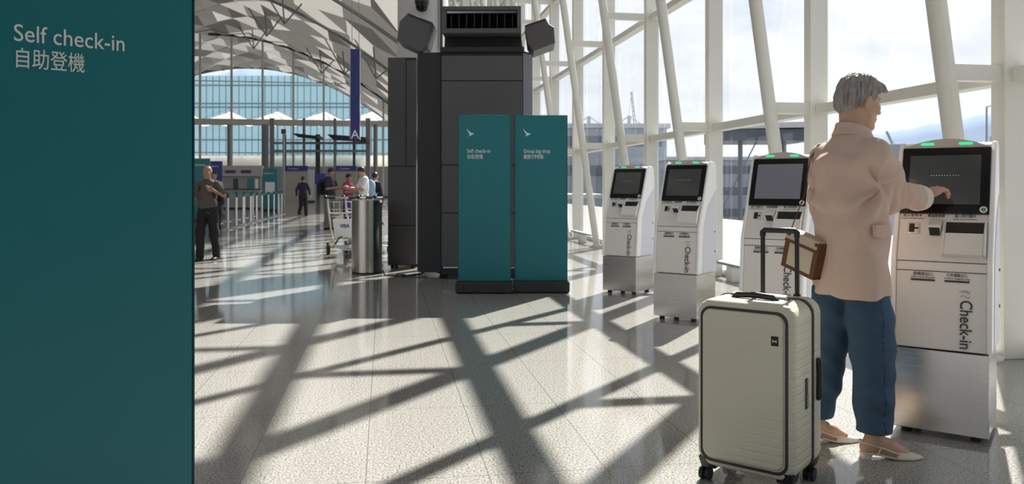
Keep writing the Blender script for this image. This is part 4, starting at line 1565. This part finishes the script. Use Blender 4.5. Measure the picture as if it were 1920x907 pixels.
# ---- people farther off
def figure(label, loc, rz, H, top, legs, hair, skin=SKIN2, sleeves='short', pose=None, bald=False, h=.011, long_hair=False, shoe_m=None, skirt=False):
    """faces -y before turning; x is the figure's own left"""
    s = H / 1.72
    p = dict(hipL=(.09, 0, .90), hipR=(-.09, 0, .90), kneeL=(.10, -.02, .49), kneeR=(-.10, -.02, .49), ankL=(.10, .03, .09), ankR=(-.10, .03, .09),
             shL=(.168, .0, 1.385), shR=(-.168, .0, 1.385), elL=(.23, .02, 1.12), elR=(-.23, .02, 1.12), wrL=(.23, -.08, .88), wrR=(-.23, -.08, .88), head=(0, -.02, 1.595), tilt=0, toeL=(0, -1), toeR=(0, -1))
    p.update(pose or {})
    def j(k): return np.array(p[k], float) * s
    t = thing('person', label, 'person', loc, rz)
    R_ = .62
    lo_, hi_ = (-R_, -R_, 0), (R_, R_, H + .06)
    b = Field(lo_, hi_, h)
    ti = p['tilt']
    fwd = np.array((0, -math.cos(ti), -math.sin(ti)))
    lf = np.array((1., 0, 0))
    up = np.cross(fwd, lf)
    up = -up if up[2] < 0 else up
    hc = j('head')
    def hp2(x, y, z): return hc + fwd * x + lf * y + up * z
    A2 = np.array((fwd, lf, up))
    head_into(b, hp2, A2, s)
    b.cap(hp2(-.02 * s, 0, -.06 * s), np.array((0, .01, 1.43)) * s, .05 * s, .055 * s, .02)
    b.cap(np.array((0, .01, 1.38)) * s, np.array((0, 0, .92)) * s, .09 * s, .10 * s, .03)
    for q in 'LR':
        b.cap(np.array((0, .01, 1.38)) * s, j('sh' + q), .05 * s, .045 * s, .02)
        b.chain([j('sh' + q), j('el' + q), j('wr' + q)], [.043 * s, .037 * s, .026 * s], .02)
        d = j('wr' + q) - j('el' + q)
        d /= np.linalg.norm(d)
        sd_ = np.array((0, 1., 0)) if abs(d[2]) > .6 else np.array((0, 0, -1.))
        u_ = np.cross(sd_, d) * (1 if q == 'L' else -1)
        hand_into(b, j('wr' + q), d, u_, sd_, (.3, .4, .5, .6), s=1.05 * s, k=.006)
        b.cap(np.array((0, 0, .9)) * s, j('hip' + q), .09 * s, .08 * s, .03)
        b.chain([j('hip' + q), j('knee' + q), j('ank' + q)], [.07 * s, .052 * s, .036 * s], .02)
    b.build('body', skin, t, relax=1)
    if not bald:
        hh = Field(hc - .2, hc + .2, .009)
        hh.ell(hp2(-.018 * s, 0, .036 * s), (.103 * s, .084 * s, .096 * s), .01, A2)
        if long_hair:
            hh.cap(hp2(-.075 * s, 0, .0), hp2(-.085 * s, 0, -.13 * s), .05 * s, .035 * s, .02)
        X, Y, Z = hh.ax[0][:, None, None] - hc[0], hh.ax[1][None, :, None] - hc[1], hh.ax[2][None, None, :] - hc[2]
        x = fwd[0] * X + fwd[1] * Y + fwd[2] * Z
        z = up[0] * X + up[1] * Y + up[2] * Z
        g = np.interp(x / s, [-.2, -.05, -.02, .02, .06, .1, .2], [-.2 if long_hair else -.08, -.2 if long_hair else -.07, -.02, .01, .04, .06, .08]) * s
        hh.d = np.maximum(hh.d, (g - z) * .8).astype(np.float32)
        hh.build('hair', hair, t)
    sh = Field(lo_, hi_, h)
    sh.loft([(.86 * s, 0, 0, .165 * s, .115 * s), (1.0 * s, 0, 0, .16 * s, .115 * s), (1.2 * s, 0, 0, .17 * s, .12 * s), (1.36 * s, 0, .005, .175 * s, .105 * s), (1.43 * s, 0, .01, .12 * s, .085 * s), (1.465 * s, 0, .01, .07 * s, .07 * s)], (0, -1), .02)
    for q in 'LR':
        S_, E_, W_ = j('sh' + q), j('el' + q), j('wr' + q)
        if sleeves == 'short':
            sh.cap(S_, S_ + (E_ - S_) * .75, .06 * s, .062 * s, .03)
        else:
            sh.chain([S_, E_, E_ + (W_ - E_) * .93], [.060 * s, .054 * s, .044 * s], .03)
    sh.warp(lambda X, Y, Z: .005 * np.sin(17 * X + 23 * Z + 2 * np.sin(11 * Y + 7 * Z)) + 0 * Y)
    sh.build('shirt' if sleeves == 'short' else 'jacket', top, t)
    tr2 = Field(lo_, hi_, h)
    tr2.ell(np.array((0, 0, .90)) * s, (.165 * s, .125 * s, .12 * s), .02)
    for q in 'LR':
        tr2.chain([j('hip' + q), j('knee' + q), j('ank' + q) + np.array((0, 0, -.02))], [.098 * s, .082 * s, .068 * s], .03)
    if skirt:
        tr2.loft([(.48 * s, 0, 0, .19 * s, .16 * s), (.9 * s, 0, 0, .165 * s, .125 * s)], (0, -1), .02)
    Z = tr2.ax[2][None, None, :]
    tr2.d = np.maximum(tr2.d, .045 - Z).astype(np.float32)
    tr2.warp(lambda X, Y, Z: .004 * np.sin(30 * Z + 16 * X + 2 * np.sin(15 * Y)) + 0 * X)
    tr2.build('skirt' if skirt else 'trousers', legs, t)
    for q in 'LR':
        a = j('ank' + q)
        dx, dy = p['toe' + q]
        m = MB()
        base = a[2] - .09 * s
        f_ = Vector((dx, dy, 0)).normalized()
        sd2 = Vector((-f_.y, f_.x, 0))
        rings = []
        for x, w, hh_ in ((-.08, .02, .05), (-.06, .036, .075), (.0, .040, .085), (.08, .045, .06), (.14, .045, .045), (.185, .03, .032), (.195, .012, .02)):
            c = Vector((a[0], a[1], max(0, base))) + f_ * x * s
            rings.append([c + sd2 * (w * s * cx) + Vector((0, 0, hh_ * s * cz)) for cx, cz in ((-1, 0), (1, 0), (1, .45), (.7, .9), (0, 1), (-.7, .9), (-1, .45))])
        m.loft(rings)
        m.build('shoe', shoe_m or M['rubber'], t)
    return t
def cloth(n, c): return mat(n, c, .85, noise=.08, nscale=10)
def backpack(label, loc, rz, m, w=.30, hgt=.44, dp=.16):
    t = thing('backpack', label, 'backpack', loc, rz)
    f = Field((-w * .7, -dp * .9, -hgt * .65), (w * .7, dp * .9, hgt * .65), .012)
    f.ell((0, 0, 0), (w / 2, dp / 2, hgt / 2), .02)
    f.cap((-w * .28, 0, -hgt * .28), (w * .28, 0, -hgt * .28), dp * .45, k=.05)
    f.cap((-w * .22, 0, hgt * .22), (w * .22, 0, hgt * .22), dp * .42, k=.05)
    f.build('pack', m, t, relax=2)
    pk = MB()
    pk.ell((0, dp * .42, -hgt * .16), w * .34, dp * .2, hgt * .2)
    pk.build('front_pocket', m, t)
    for s_ in (-1, 1):
        st = MB()
        st.tube([(s_ * w * .25, -dp * .35, hgt * .36), (s_ * w * .3, -dp * .8, hgt * .42), (s_ * w * .32, -dp * 1.6, hgt * .25), (s_ * w * .34, -dp * 1.5, -.02), (s_ * w * .36, -dp * .6, -hgt * .34)], .018, 6)
        st.build('shoulder_strap', m, t)
    return t
BLACKC = cloth('black trousers cloth', (.012, .012, .014))
HAIRB = mat('black hair', (.012, .010, .010), .45)
Yq = 12.9
figure('balding man in an olive grey shirt walking forward beside the large teal sign', (F(388, 488).x, Yq, 0), R(-6), 1.53, cloth('olive grey shirt', (.10, .085, .068)), BLACKC, HAIRB, bald=True, h=.009,
       pose=dict(kneeL=(.11, .02, .48), ankL=(.12, .10, .10), kneeR=(-.10, -.10, .50), ankR=(-.10, -.10, .09), elL=(.30, .02, 1.17), wrL=(.17, -.13, 1.26), elR=(-.25, .05, 1.12), wrR=(-.27, -.06, .9)))
backpack('dark backpack on the back of the man in the olive grey shirt', (F(388, 488).x + .03, Yq + .19, 1.06), R(-6), cloth('dark backpack cloth', (.015, .016, .022)), .34, .46, .17)
figure('dark-haired person in a lilac top behind the man in olive grey', (P(402, 350, 21.0).x, 21.0, 0), R(10), 1.58, cloth('lilac top', (.42, .38, .46)), BLACKC, HAIRB, sleeves='long')
wk = F(568, 405)
figure('person in dark navy clothes walking away down the bright hall', (wk.x, wk.y, 0), R(176), 1.57, cloth('dark navy jacket', (.018, .02, .035)), BLACKC, HAIRB, sleeves='long',
       pose=dict(kneeL=(.10, -.06, .50), ankL=(.09, .22, .16), kneeR=(-.09, -.10, .49), ankR=(-.10, -.12, .09), elL=(.25, .08, 1.14), elR=(-.25, -.05, 1.14), wrL=(.26, .05, .9), wrR=(-.26, -.16, .92)))
g1 = F(618, 430)
figure('person in a navy polo and khaki trousers standing at the trolleys', (g1.x, g1.y, 0), R(62), 1.70, cloth('navy polo', (.014, .016, .035)), cloth('khaki grey trousers', (.17, .145, .115)), HAIRB, long_hair=False,
       pose=dict(elR=(-.22, -.10, 1.13), wrR=(-.14, -.36, 1.16), elL=(.22, -.08, 1.13), wrL=(.13, -.34, 1.14), tilt=.3, head=(0, -.06, 1.585)))
backpack('black backpack worn by the person in the navy polo', (g1.x - .22, g1.y + .12, 1.17), R(62), cloth('black backpack cloth', (.012, .012, .013)), .32, .46, .17)
figure('person in a magenta top and purple skirt in the middle of the group', (P(653, 350, 22.6).x, 22.6, 0), R(60), 1.54, cloth('magenta top', (.30, .03, .10)), cloth('purple skirt', (.07, .035, .16)), HAIRB, skirt=True,
       pose=dict(elR=(-.22, -.08, 1.13), wrR=(-.12, -.32, 1.15), elL=(.22, -.08, 1.13), wrL=(.13, -.30, 1.1), tilt=.25))
figure('dark-haired man in a white shirt looking down by the trolleys', (P(682, 350, 20.2).x, 20.2, 0), R(-62), 1.69, cloth('white shirt', (.72, .72, .72)), BLACKC, HAIRB,
       pose=dict(elR=(-.21, -.10, 1.14), wrR=(-.12, -.36, 1.17), elL=(.21, -.10, 1.12), wrL=(.10, -.36, 1.15), tilt=.45, head=(0, -.07, 1.58)))
figure('dark-haired person in black, rightmost of the group by the trolleys', (P(703, 350, 21.4).x, 21.4, 0), R(150), 1.56, BLACKC, BLACKC, HAIRB, sleeves='long', long_hair=False)
backpack('light blue backpack on the rightmost person of the group', (P(703, 350, 21.4).x - .10, 21.2, 1.12), R(150), cloth('light blue pack', (.30, .45, .60)), .34, .50, .18)
# ------------------------------------------------------------------ queue posts with belts
posts = [(427, 431), (443, 426), (456, 421.5), (470, 418), (481, 414.5), (491, 411.5), (503, 409), (513.5, 406), (522, 403.5), (528, 401.5)]
inner = [(409, 419), (425, 415), (443, 411.5), (458, 408.5), (474, 405.5)]
BELT = mat('teal belt webbing', (.012, .16, .15), .7)
def post(label, a, b, grp):
    A = F(*a)
    t = thing('queue_post', label, 'queue post', (A.x, A.y, 0), 0, grp)
    m = MB()
    m.lathe([(.17, 0), (.17, .012), (.05, .03), (.034, .05)], n=18)
    m.build('base', M['chrome'], t)
    m = MB()
    m.lathe([(.034, .04), (.034, .90)], n=14)
    m.build('pole', M['chrome'], t)
    m = MB()
    m.lathe([(.045, .87), (.045, .955), (.034, .975)], n=14)
    m.build('cap', M['black_plastic'], t)
    if b:
        Bq = F(*b) - A
        m = MB()
        m.bar((0, 0, .915), (Bq.x, Bq.y, .915), .004, .07)
        m.build('belt', BELT, t)
names = ['nearest steel queue post of the front row, beside the man in olive grey', 'second queue post of the front row', 'third queue post of the front row', 'fourth queue post of the front row', 'fifth queue post of the front row', 'sixth queue post of the front row', 'seventh queue post of the front row, before the teal notice board', 'third from the far end of the front queue post row', 'second from the far end of the front queue post row', 'farthest queue post of the front row']
for k, a in enumerate(posts):
    post(names[k], a, posts[k + 1] if k + 1 < len(posts) else None, 'front row of queue posts')
names = ['nearest queue post of the inner row, by the elbow of the man in olive grey', 'second queue post of the inner row', 'middle queue post of the inner row', 'fourth queue post of the inner row', 'farthest queue post of the inner row']
for k, a in enumerate(inner):
    post(names[k], a, inner[k + 1] if k + 1 < len(inner) else None, 'inner row of queue posts')

def panel_stand(name, label, cat, x0, x1, y0, y1, Y, m, th=.08, foot=True, extra=None):
    """upright board seen between the given pixels at distance Y, standing on the floor"""
    a, b = P(x0, y0, Y), P(x1, y1, Y)
    w = b.x - a.x
    t = thing(name, label, cat, ((a.x + b.x) / 2, Y, 0))
    p = MB()
    zb = .12 if foot else b.z
    p.box(-w / 2, w / 2, 0, th, zb if foot else b.z, a.z)
    p.build('board', m, t, .01)
    f = MB()
    if foot:
        f.box(-w / 2 - .03, w / 2 + .03, -.15, .15 + th, 0, .12)
        f.build('base', M['black_base'], t)
    else:
        for s_ in (-1, 1):
            f = MB()
            f.box(s_ * w * .4 - .02, s_ * w * .4 + .02, .01, .05, 0, b.z)
            f.build('leg', M['grey_steel'], t)
    return t, w, a.z, b.z
t, w, z1, z0 = panel_stand('notice_board', 'teal notice board with a white paper, at the end of the queue posts', 'notice board', 492.5, 520, 316, 388, 37.0, M['teal'])
pp = MB()
pp.box(-.22, .22, -.012, -.002, z1 - 1.15, z1 - .62)
pp.build('notice', M['paper'], t)
fr = frame_fn((-w / 2, 0, 0), (1, 0, 0), (0, 0, 1), (0, -1, 0))
put_text('lettering', 'Check-in', .12, fr, .06, z1 - .25, M['white_letter'], t)
t, w, z1, z0 = panel_stand('notice_board', 'large teal board behind the head of the man in olive grey', 'notice board', 345, 393, 297, 388, 26.0, M['teal'])
fr = frame_fn((-w / 2, 0, 0), (1, 0, 0), (0, 0, 1), (0, -1, 0))
put_text('lettering', 'Economy', .11, fr, .28, z1 - .24, M['white_letter'], t)
t, w, z1, z0 = panel_stand('notice_board', 'deep blue board behind the large teal board', 'notice board', 390, 416, 302, 360, 30.0, M['navy_sign'])
fr = frame_fn((-w / 2, 0, 0), (1, 0, 0), (0, 0, 1), (0, -1, 0))
put_text('lettering', 'Check-in', .10, fr, .04, z1 - .22, M['white_letter'], t)

# check-in island behind the posts: counters with panels and small screens
def counter(label, x0, x1, ytop, Y, H_top):
    a, b = P(x0, ytop, Y), P(x1, ytop, Y)
    w = b.x - a.x
    t = thing('check_in_counter', label, 'counter', ((a.x + b.x) / 2, Y, 0))
    m = MB()
    m.box(-w / 2, w / 2, 0, .7, .08, 1.0)
    m.build('cabinet', M['grey_counter'], t, .01)
    m = MB()
    m.box(-w / 2 - .02, w / 2 + .02, -.04, .72, 1.0, 1.05)
    m.build('worktop', M['dark_steel'], t)
    m = MB()
    m.box(-w / 2 + .01, w / 2 - .01, .05, .65, 0, .08)
    m.build('plinth', M['black_base'], t)
    return t
cx = [418, 441, 464, 487]
for k in range(3):
    counter(['grey check-in counter nearest the man in olive grey', 'middle grey check-in counter behind the queue posts', 'grey check-in counter nearest the teal notice board'][k], cx[k], cx[k + 1] - .5, 345, 41, 1.0)
def hang_panel(name, label, cat, x0, x1, y0, y1, Y, m, th=.06):
    a, b = P(x0, y0, Y), P(x1, y1, Y)
    w = b.x - a.x
    t = thing(name, label, cat, ((a.x + b.x) / 2, Y, 0))
    p = MB()
    p.box(-w / 2, w / 2, 0, th, b.z, a.z)
    p.build('panel', m, t, .01)
    s = MB()
    s.box(-.03, .03, .01, th - .01, 1.04 if b.z > 1.06 else .0, b.z + .02)
    s.build('stem', M['grey_steel'], t)
    return t
hang_panel('counter_display', 'dark green upright display on the middle counter', 'display', 437, 446.5, 334, 360, 41.3, mat('dark green panel', (.006, .045, .045), .4))
hang_panel('counter_display', 'bright teal upright display on the counter by the notice board', 'display', 463, 476.5, 334, 359, 41.3, mat('bright teal panel', (.012, .20, .20), .4))
hang_panel('counter_display', 'narrow white upright display right of the bright teal one', 'display', 478, 483, 336, 358, 41.3, M['paper'])
# back wall of the island with a fascia
t = thing('island_back_wall', 'long grey back wall of the check-in island', 'partition', (P(455, 340, 44).x, 44, 0))
m = MB()
m.box(-2.3, 1.0, 0, .2, 0, 2.25)
m.build('wall', M['grey_counter'], t)
m = MB()
m.box(-2.4, 1.1, -.12, .25, 1.72, 2.3)
m.build('fascia', mat('pale grey fascia', (.42, .41, .40), .5), t)
for k, x in enumerate((-1.8, -.9, -.05)):
    m = MB()
    m.box(x, x + .55, -.16, -.12, 1.9, 2.05)
    m.build('information_screen', M['black_plastic'], t)

# beige partitions with blue headers
for lab, x0, x1, Y in (('beige partition with a blue header behind the walking person', 533, 577, 60.0), ('beige partition with a blue header behind the group at the trolleys', 630, 668, 60.0)):
    a, b = P(x0, 312, Y), P(x1, 312, Y)
    w = b.x - a.x
    t = thing('partition', lab, 'partition', ((a.x + b.x) / 2, Y, 0))
    m = MB()
    m.box(-w / 2, w / 2, 0, .15, 0, a.z - .3)
    m.build('board', M['beige_panel'], t)
    m = MB()
    m.box(-w / 2, w / 2, -.08, .2, a.z - .32, a.z + .05)
    m.build('header', M['blue_header'], t)
    put_text('lettering', 'Counters', .2, frame_fn((-w / 2, -.081, 0), (1, 0, 0), (0, 0, 1), (0, -1, 0)), .3, a.z - .22, M['white_letter'], t)
t, w, z1, z0 = panel_stand('notice_board', 'small blue board between the walking person and the group', 'notice board', 590, 610, 325, 345, 45.0, M['blue_header'], foot=False)
panel_stand('white_partition', 'tall white panel between the walking person and the group', 'partition', 577, 589, 318, 376, 58.0, mat('pale partition', (.6, .59, .57), .5))
t = thing('lamp_post', 'slim grey post standing beside the teal notice board', 'post', F(531.8, 401))
m = MB()
m.lathe([(.12, 0), (.12, .02), (.05, .03), (.05, 3.4)], n=14)
m.build('pole', M['grey_steel'], t)
m = MB()
m.box(-.09, .09, -.06, .06, 3.4, 3.6)
m.build('head', M['black_plastic'], t)

# glass lobby in front of the end wall
Y = 84.0
t = thing('glass_lobby', 'dark framed glass lobby with sloping canopies before the end wall', 'lobby', (P(606, 348, Y).x, Y, 0))
xs = [P(x, 348, Y).x - t.location.x for x in (510, 534, 570, 596, 628, 664, 690)]
ztop, zmid = P(0, 268, Y).z, P(0, 283, Y).z
for k, x in enumerate(xs):
    m = MB()
    wd = .12 if k % 3 else .22
    m.box(x - wd, x + wd, -.12, .12, 0, ztop + (.9 if k % 2 else 2.6))
    m.build('post', M['dark_steel'] if k % 2 else M['grey_steel'], t)
for z in (zmid, ztop):
    m = MB()
    m.box(xs[0], xs[-1], -.15, .15, z - .12, z + .12)
    m.build('beam', M['grey_steel'], t)
m = MB()
m.add([(xs[0], 0, 0), (xs[-1], 0, 0), (xs[-1], 0, ztop), (xs[0], 0, ztop)], [(0, 1, 2, 3)])
m.build('pane', glass_mat('tinted lobby glass', (.72, .80, .82), .05), t)
for xa, xb, za, zb in ((558, 600, 252, 263), (622, 688, 254, 268)):
    a, b = P(xa, za, Y), P(xb, zb, Y)
    m = MB()
    x0, x1 = a.x - t.location.x, b.x - t.location.x
    m.prism([(x0, -2.2, a.z), (x1, -1.6, a.z - .25), (x1 + .3, -1.4, b.z), (x0 + .6, -1.9, b.z + .2)], (0, 2.2, .1))
    m.build('canopy', M['dark_steel'], t)
for k, (x0, x1) in enumerate(((491, 504), (426, 432), (700, 708))):
    a, b = P(x0, 240, 88), P(x1, 240, 88)
    m = MB()
    m.lathe([((b.x - a.x) / 2, 0), ((b.x - a.x) / 2, a.z + .4)], ((a.x + b.x) / 2, 88), 20)
    tag(m.build('trim_%d' % (120 + k), M['grey_steel']), kind='structure')

# ------------------------------------------------------------------ beyond the end wall
def canopy(label, px):
    Yc = 135.0
    c = P(px, 228, Yc)
    t = thing('tent_canopy', label, 'canopy', (c.x, Yc, 0), 0, 'white tent canopies along the far kerb')
    m = MB()
    hw, dep, n = 3.8, 8.0, 12
    z0, zp = c.z, P(0, 209, Yc).z
    rows = []
    for j in range(9):
        v = -1 + 2 * j / 8
        row = []
        for i in range(n + 1):
            u = -1 + 2 * i / n
            r = max(abs(u), abs(v))
            z = z0 + (zp - z0) * (1 - r) ** .95 - .45 * (1 - min(1, abs(abs(u) - .5) * 2)) * r
            row.append((u * hw, v * dep / 2, z))
        rows.append(row)
    vs = [p for r_ in rows for p in r_]
    fs = [(j * (n + 1) + i, j * (n + 1) + i + 1, (j + 1) * (n + 1) + i + 1, (j + 1) * (n + 1) + i) for j in range(8) for i in range(n)]
    m.add(vs, fs, True)
    m.add([(x, y, z - .06) for x, y, z in vs], [f[::-1] for f in fs], True)
    m.build('fabric', membrane('white tent fabric', (.95, .93, .89), .6), t)
    p = MB()
    p.lathe([(.12, 0), (.12, zp - .3), (.05, zp + .8)], n=10)
    p.build('mast', M['grey_steel'], t)
    for s_ in (-1, 1):
        p = MB()
        p.tube([(s_ * hw, -dep / 2, z0), (0, 0, zp + .6)], .04, 6)
        p.build('stay', M['grey_steel'], t)
for k, px in enumerate((345, 432, 520, 608, 696)):
    canopy(['leftmost white tent canopy, at the edge of the large teal sign', 'second white tent canopy from the left', 'middle white tent canopy left of the blue hanging sign', 'white tent canopy just left of the blue hanging sign', 'white tent canopy right of the blue hanging sign'][k], px)
FAC = membrane('pale blue curtain glass', (.50, .64, .69), .5)
Y = 165.0
a, b = P(320, 142, Y), P(735, 348, Y)
t = thing('glass_building', 'wide pale blue glass building beyond the end wall', 'building', ((a.x + b.x) / 2, Y, 0))
w = b.x - a.x
m = MB()
top = [(-w / 2 + w * k / 30, P(320 + 415 * k / 30, 142 + (.0006 * max(0, (320 + 415 * k / 30) - 560) ** 2), Y).z) for k in range(31)]
m.prism([(-w / 2, 0, -6)] + [(x, 0, z) for x, z in top] + [(w / 2, 0, -6)], (0, .3, 0))
m.build('curtain_wall', FAC, t)
for k in range(34):
    x = -w / 2 + w * (k + .5) / 34
    zt = np.interp(x, [q[0] for q in top], [q[1] for q in top])
    m = MB()
    m.box(x - .07, x + .07, -.12, 0, -5, zt)
    m.build('mullion', mat('blue grey mullion', (.20, .32, .40), .5) if k == 0 else bpy.data.materials['blue grey mullion'], t)
for y_ in (160, 194, 201, 262):
    z = P(0, y_, Y).z
    m = MB()
    m.box(-w / 2, w / 2 * (.98 if y_ > 190 else .62), -.18, 0, z - .15, z + .15)
    m.build('transom', bpy.data.materials['blue grey mullion'], t)
t = thing('parapet_wall', 'long sunlit white parapet wall beyond the end wall', 'wall', (P(550, 300, 125).x, 125, 0))
m = MB()
z1, z0 = P(0, 292, 125).z, P(0, 312, 125).z
m.box(-22, 20, 0, .4, -6, z0)
m.build('base', M['grey_counter'], t)
m = MB()
m.box(-22, 20, -.05, .45, z0, z1)
m.build('band', membrane('white sunlit band', (.95, .93, .88), .5), t)

# ------------------------------------------------------------------ apron side, beyond the glass wall
def wpoint(px, py, Y): return P(px, py, Y)
# low flat canopy on posts
t = thing('apron_shelter', 'dark flat-roofed shelter on posts outside, behind the grey lit kiosk', 'shelter', P(1450, 250, 42))
t.location.z = -6
zz = P(0, 236, 42).z + 6
m = MB()
m.prism([(-2.9, 0, zz - .15), (2.6, 0, zz - .05), (2.6, 0, zz + .25), (-2.9, 0, zz + .12)], (0, 5, 0))
m.build('roof', M['mullion'], t)
m = MB()
m.box(-2.5, 2.3, .3, 4.7, zz - .75, zz - .15)
m.build('fascia', mat('dark blue grey fascia', (.10, .12, .15), .5), t)
for x in (-1.45, .9):
    m = MB()
    m.cyl((x, 1, 0), (x, 1, zz - .2), .12, 10)
    m.build('post', mat('blue grey post', (.16, .19, .23), .5) if x < 0 else bpy.data.materials['blue grey post'], t)
m = MB()
m.bar((-2.4, 1, zz - 4.3), (-.6, 1, zz - .8), .06, .06)
m.build('brace', bpy.data.materials['blue grey post'], t)
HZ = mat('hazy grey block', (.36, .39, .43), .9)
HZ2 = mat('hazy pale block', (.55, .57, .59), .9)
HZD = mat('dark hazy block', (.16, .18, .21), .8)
def block(name, label, cat, x0, x1, y0, Y, depth, m, roof=None, win=3):
    a, b = P(x0, y0, Y), P(x1, y0, Y)
    w = b.x - a.x
    t = thing(name, label, cat, ((a.x + b.x) / 2, Y, -6))
    q = MB()
    h = a.z + 6
    q.box(-w / 2, w / 2, 0, depth, 0, h)
    q.build('walls', m, t)
    r = MB()
    r.box(-w / 2 - w * .03, w / 2 + w * .03, -w * .03, depth, h, h + max(.3, h * .05))
    r.build('roof', roof or HZ2, t)
    for k in range(win):
        g = MB()
        z = h * (k + .55) / win
        g.box(-w * .46, w * .46, -.12, 0, z - h * .06, z + h * .06)
        g.build('window_band', HZD, t)
    return t
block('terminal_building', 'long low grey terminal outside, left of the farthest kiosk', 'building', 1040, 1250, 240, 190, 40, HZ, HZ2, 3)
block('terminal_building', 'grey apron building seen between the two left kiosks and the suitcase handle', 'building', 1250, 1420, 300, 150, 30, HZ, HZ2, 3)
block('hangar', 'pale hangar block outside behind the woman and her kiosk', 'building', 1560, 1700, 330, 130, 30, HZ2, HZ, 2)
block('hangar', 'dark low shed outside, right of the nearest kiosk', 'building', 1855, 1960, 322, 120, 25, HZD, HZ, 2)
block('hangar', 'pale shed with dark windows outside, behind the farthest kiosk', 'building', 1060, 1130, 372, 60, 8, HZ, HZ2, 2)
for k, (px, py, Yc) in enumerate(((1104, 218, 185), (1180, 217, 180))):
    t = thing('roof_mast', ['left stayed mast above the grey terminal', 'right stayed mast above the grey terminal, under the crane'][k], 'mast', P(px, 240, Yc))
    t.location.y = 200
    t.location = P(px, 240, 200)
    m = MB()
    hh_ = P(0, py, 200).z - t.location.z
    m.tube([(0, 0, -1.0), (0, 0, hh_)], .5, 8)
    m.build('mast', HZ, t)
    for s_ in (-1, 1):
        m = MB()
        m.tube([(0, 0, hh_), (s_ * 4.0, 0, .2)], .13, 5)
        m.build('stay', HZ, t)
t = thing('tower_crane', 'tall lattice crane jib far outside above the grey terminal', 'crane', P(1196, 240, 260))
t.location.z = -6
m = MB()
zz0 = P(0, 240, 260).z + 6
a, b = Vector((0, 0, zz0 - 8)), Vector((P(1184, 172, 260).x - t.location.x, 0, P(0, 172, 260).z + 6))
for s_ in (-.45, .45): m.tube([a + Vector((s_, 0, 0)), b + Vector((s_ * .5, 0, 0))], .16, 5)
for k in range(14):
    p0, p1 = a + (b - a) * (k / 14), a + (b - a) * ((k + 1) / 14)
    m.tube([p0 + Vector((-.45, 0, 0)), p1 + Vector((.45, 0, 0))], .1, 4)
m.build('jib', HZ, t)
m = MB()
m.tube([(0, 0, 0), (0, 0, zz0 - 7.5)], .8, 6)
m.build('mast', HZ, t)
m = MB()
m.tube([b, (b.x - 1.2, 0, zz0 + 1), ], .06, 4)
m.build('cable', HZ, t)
t = thing('light_mast', 'slender lamp mast outside above the right end of the nearest kiosk', 'lamp mast', P(1850, 300, 75))
t.location.z = -6
m = MB()
zt = P(0, 200, 75).z + 6
m.tube([(0, 0, 0), (0, 0, zt)], [.16, .08], 8)
m.build('pole', HZ, t)
m = MB()
m.tube([(0, 0, zt), (.7, 0, zt + .12)], .05, 6)
m.box(.5, 1.0, -.12, .12, zt + .08, zt + .16)
m.build('arm', HZ, t)
t = thing('control_tower', 'small grey box tower with a slanted boom left of the nearest kiosk', 'tower', P(1680, 300, 95))
t.location.z = -6
zt = P(0, 300, 95).z + 6
m = MB()
m.box(-.6, .6, -.6, .6, 0, zt)
m.build('shaft', HZ2, t)
m = MB()
m.box(-.85, .5, -.8, .8, zt, zt + 1.9)
m.build('cabin', HZ, t, .1)
m = MB()
m.bar((-.4, 0, zt + 1.9), (P(1662, 246, 95).x - t.location.x, 0, P(0, 246, 95).z + 6), .22, .22)
m.build('boom', HZ, t)
t = thing('boom_lift', 'blue grey boom lift outside, right of the nearest kiosk', 'boom lift', P(1872, 330, 60))
t.location.z = -6
m = MB()
m.bar((.2, 0, P(0, 320, 60).z + 6), (-.15, 0, P(0, 262, 60).z + 6), .22, .3)
m.build('boom', HZ, t)
m = MB()
m.box(-.5, .15, -.3, .3, P(0, 266, 60).z + 6, P(0, 254, 60).z + 6)
m.build('basket', HZ2, t, .05)
m = MB()
m.box(-1.3, 1.3, -.9, .9, .5, 2.2)
m.bar((.2, 0, 2.2), (.2, 0, P(0, 320, 60).z + 6), .4, .4)
m.build('carriage', HZD, t, .1)
# service vans and a truck on the apron
def van(label, px, py, Yv, m, rz, L=5.2):
    c = P(px, py, Yv)
    t = thing('service_van', label, 'van', (c.x, Yv, -6), rz)
    b = MB()
    prof = [(-L / 2, .35), (L / 2, .35), (L / 2, 1.1), (L / 2 - .7, 1.3), (L / 2 - 1.3, 2.2), (-L / 2, 2.25)]
    b.prism([(x, -.95, z) for x, z in prof], (0, 1.9, 0))
    b.build('body', m, t, .08)
    g = MB()
    g.prism([(L / 2 - .75, -.97, 1.35), (L / 2 - 1.3, -.97, 2.05), (L / 2 - 2.1, -.97, 2.05), (L / 2 - 2.1, -.97, 1.35)], (0, 1.94, 0))
    g.build('window', HZD, t)
    for x in (-L * .3, L * .3):
        for y in (-.9, .72):
            w = MB()
            w.cyl((x, y, .35), (x, y + .18, .35), .35, 14)
            w.build('wheel', M['rubber'], t)
    return t
van('white service van parked outside behind the suitcase handle', 1362, 440, 45, HZ2, R(20))
van('grey service van parked outside left of the farthest kiosk', 1068, 440, 50, HZ, R(-15))
van('dark blue van parked outside right of the nearest kiosk', 1872, 440, 40, mat('dark blue paint', (.03, .04, .12), .4), R(80))
van('pale service van outside between the woman and the nearest kiosk', 1660, 450, 42, HZ2, R(10))
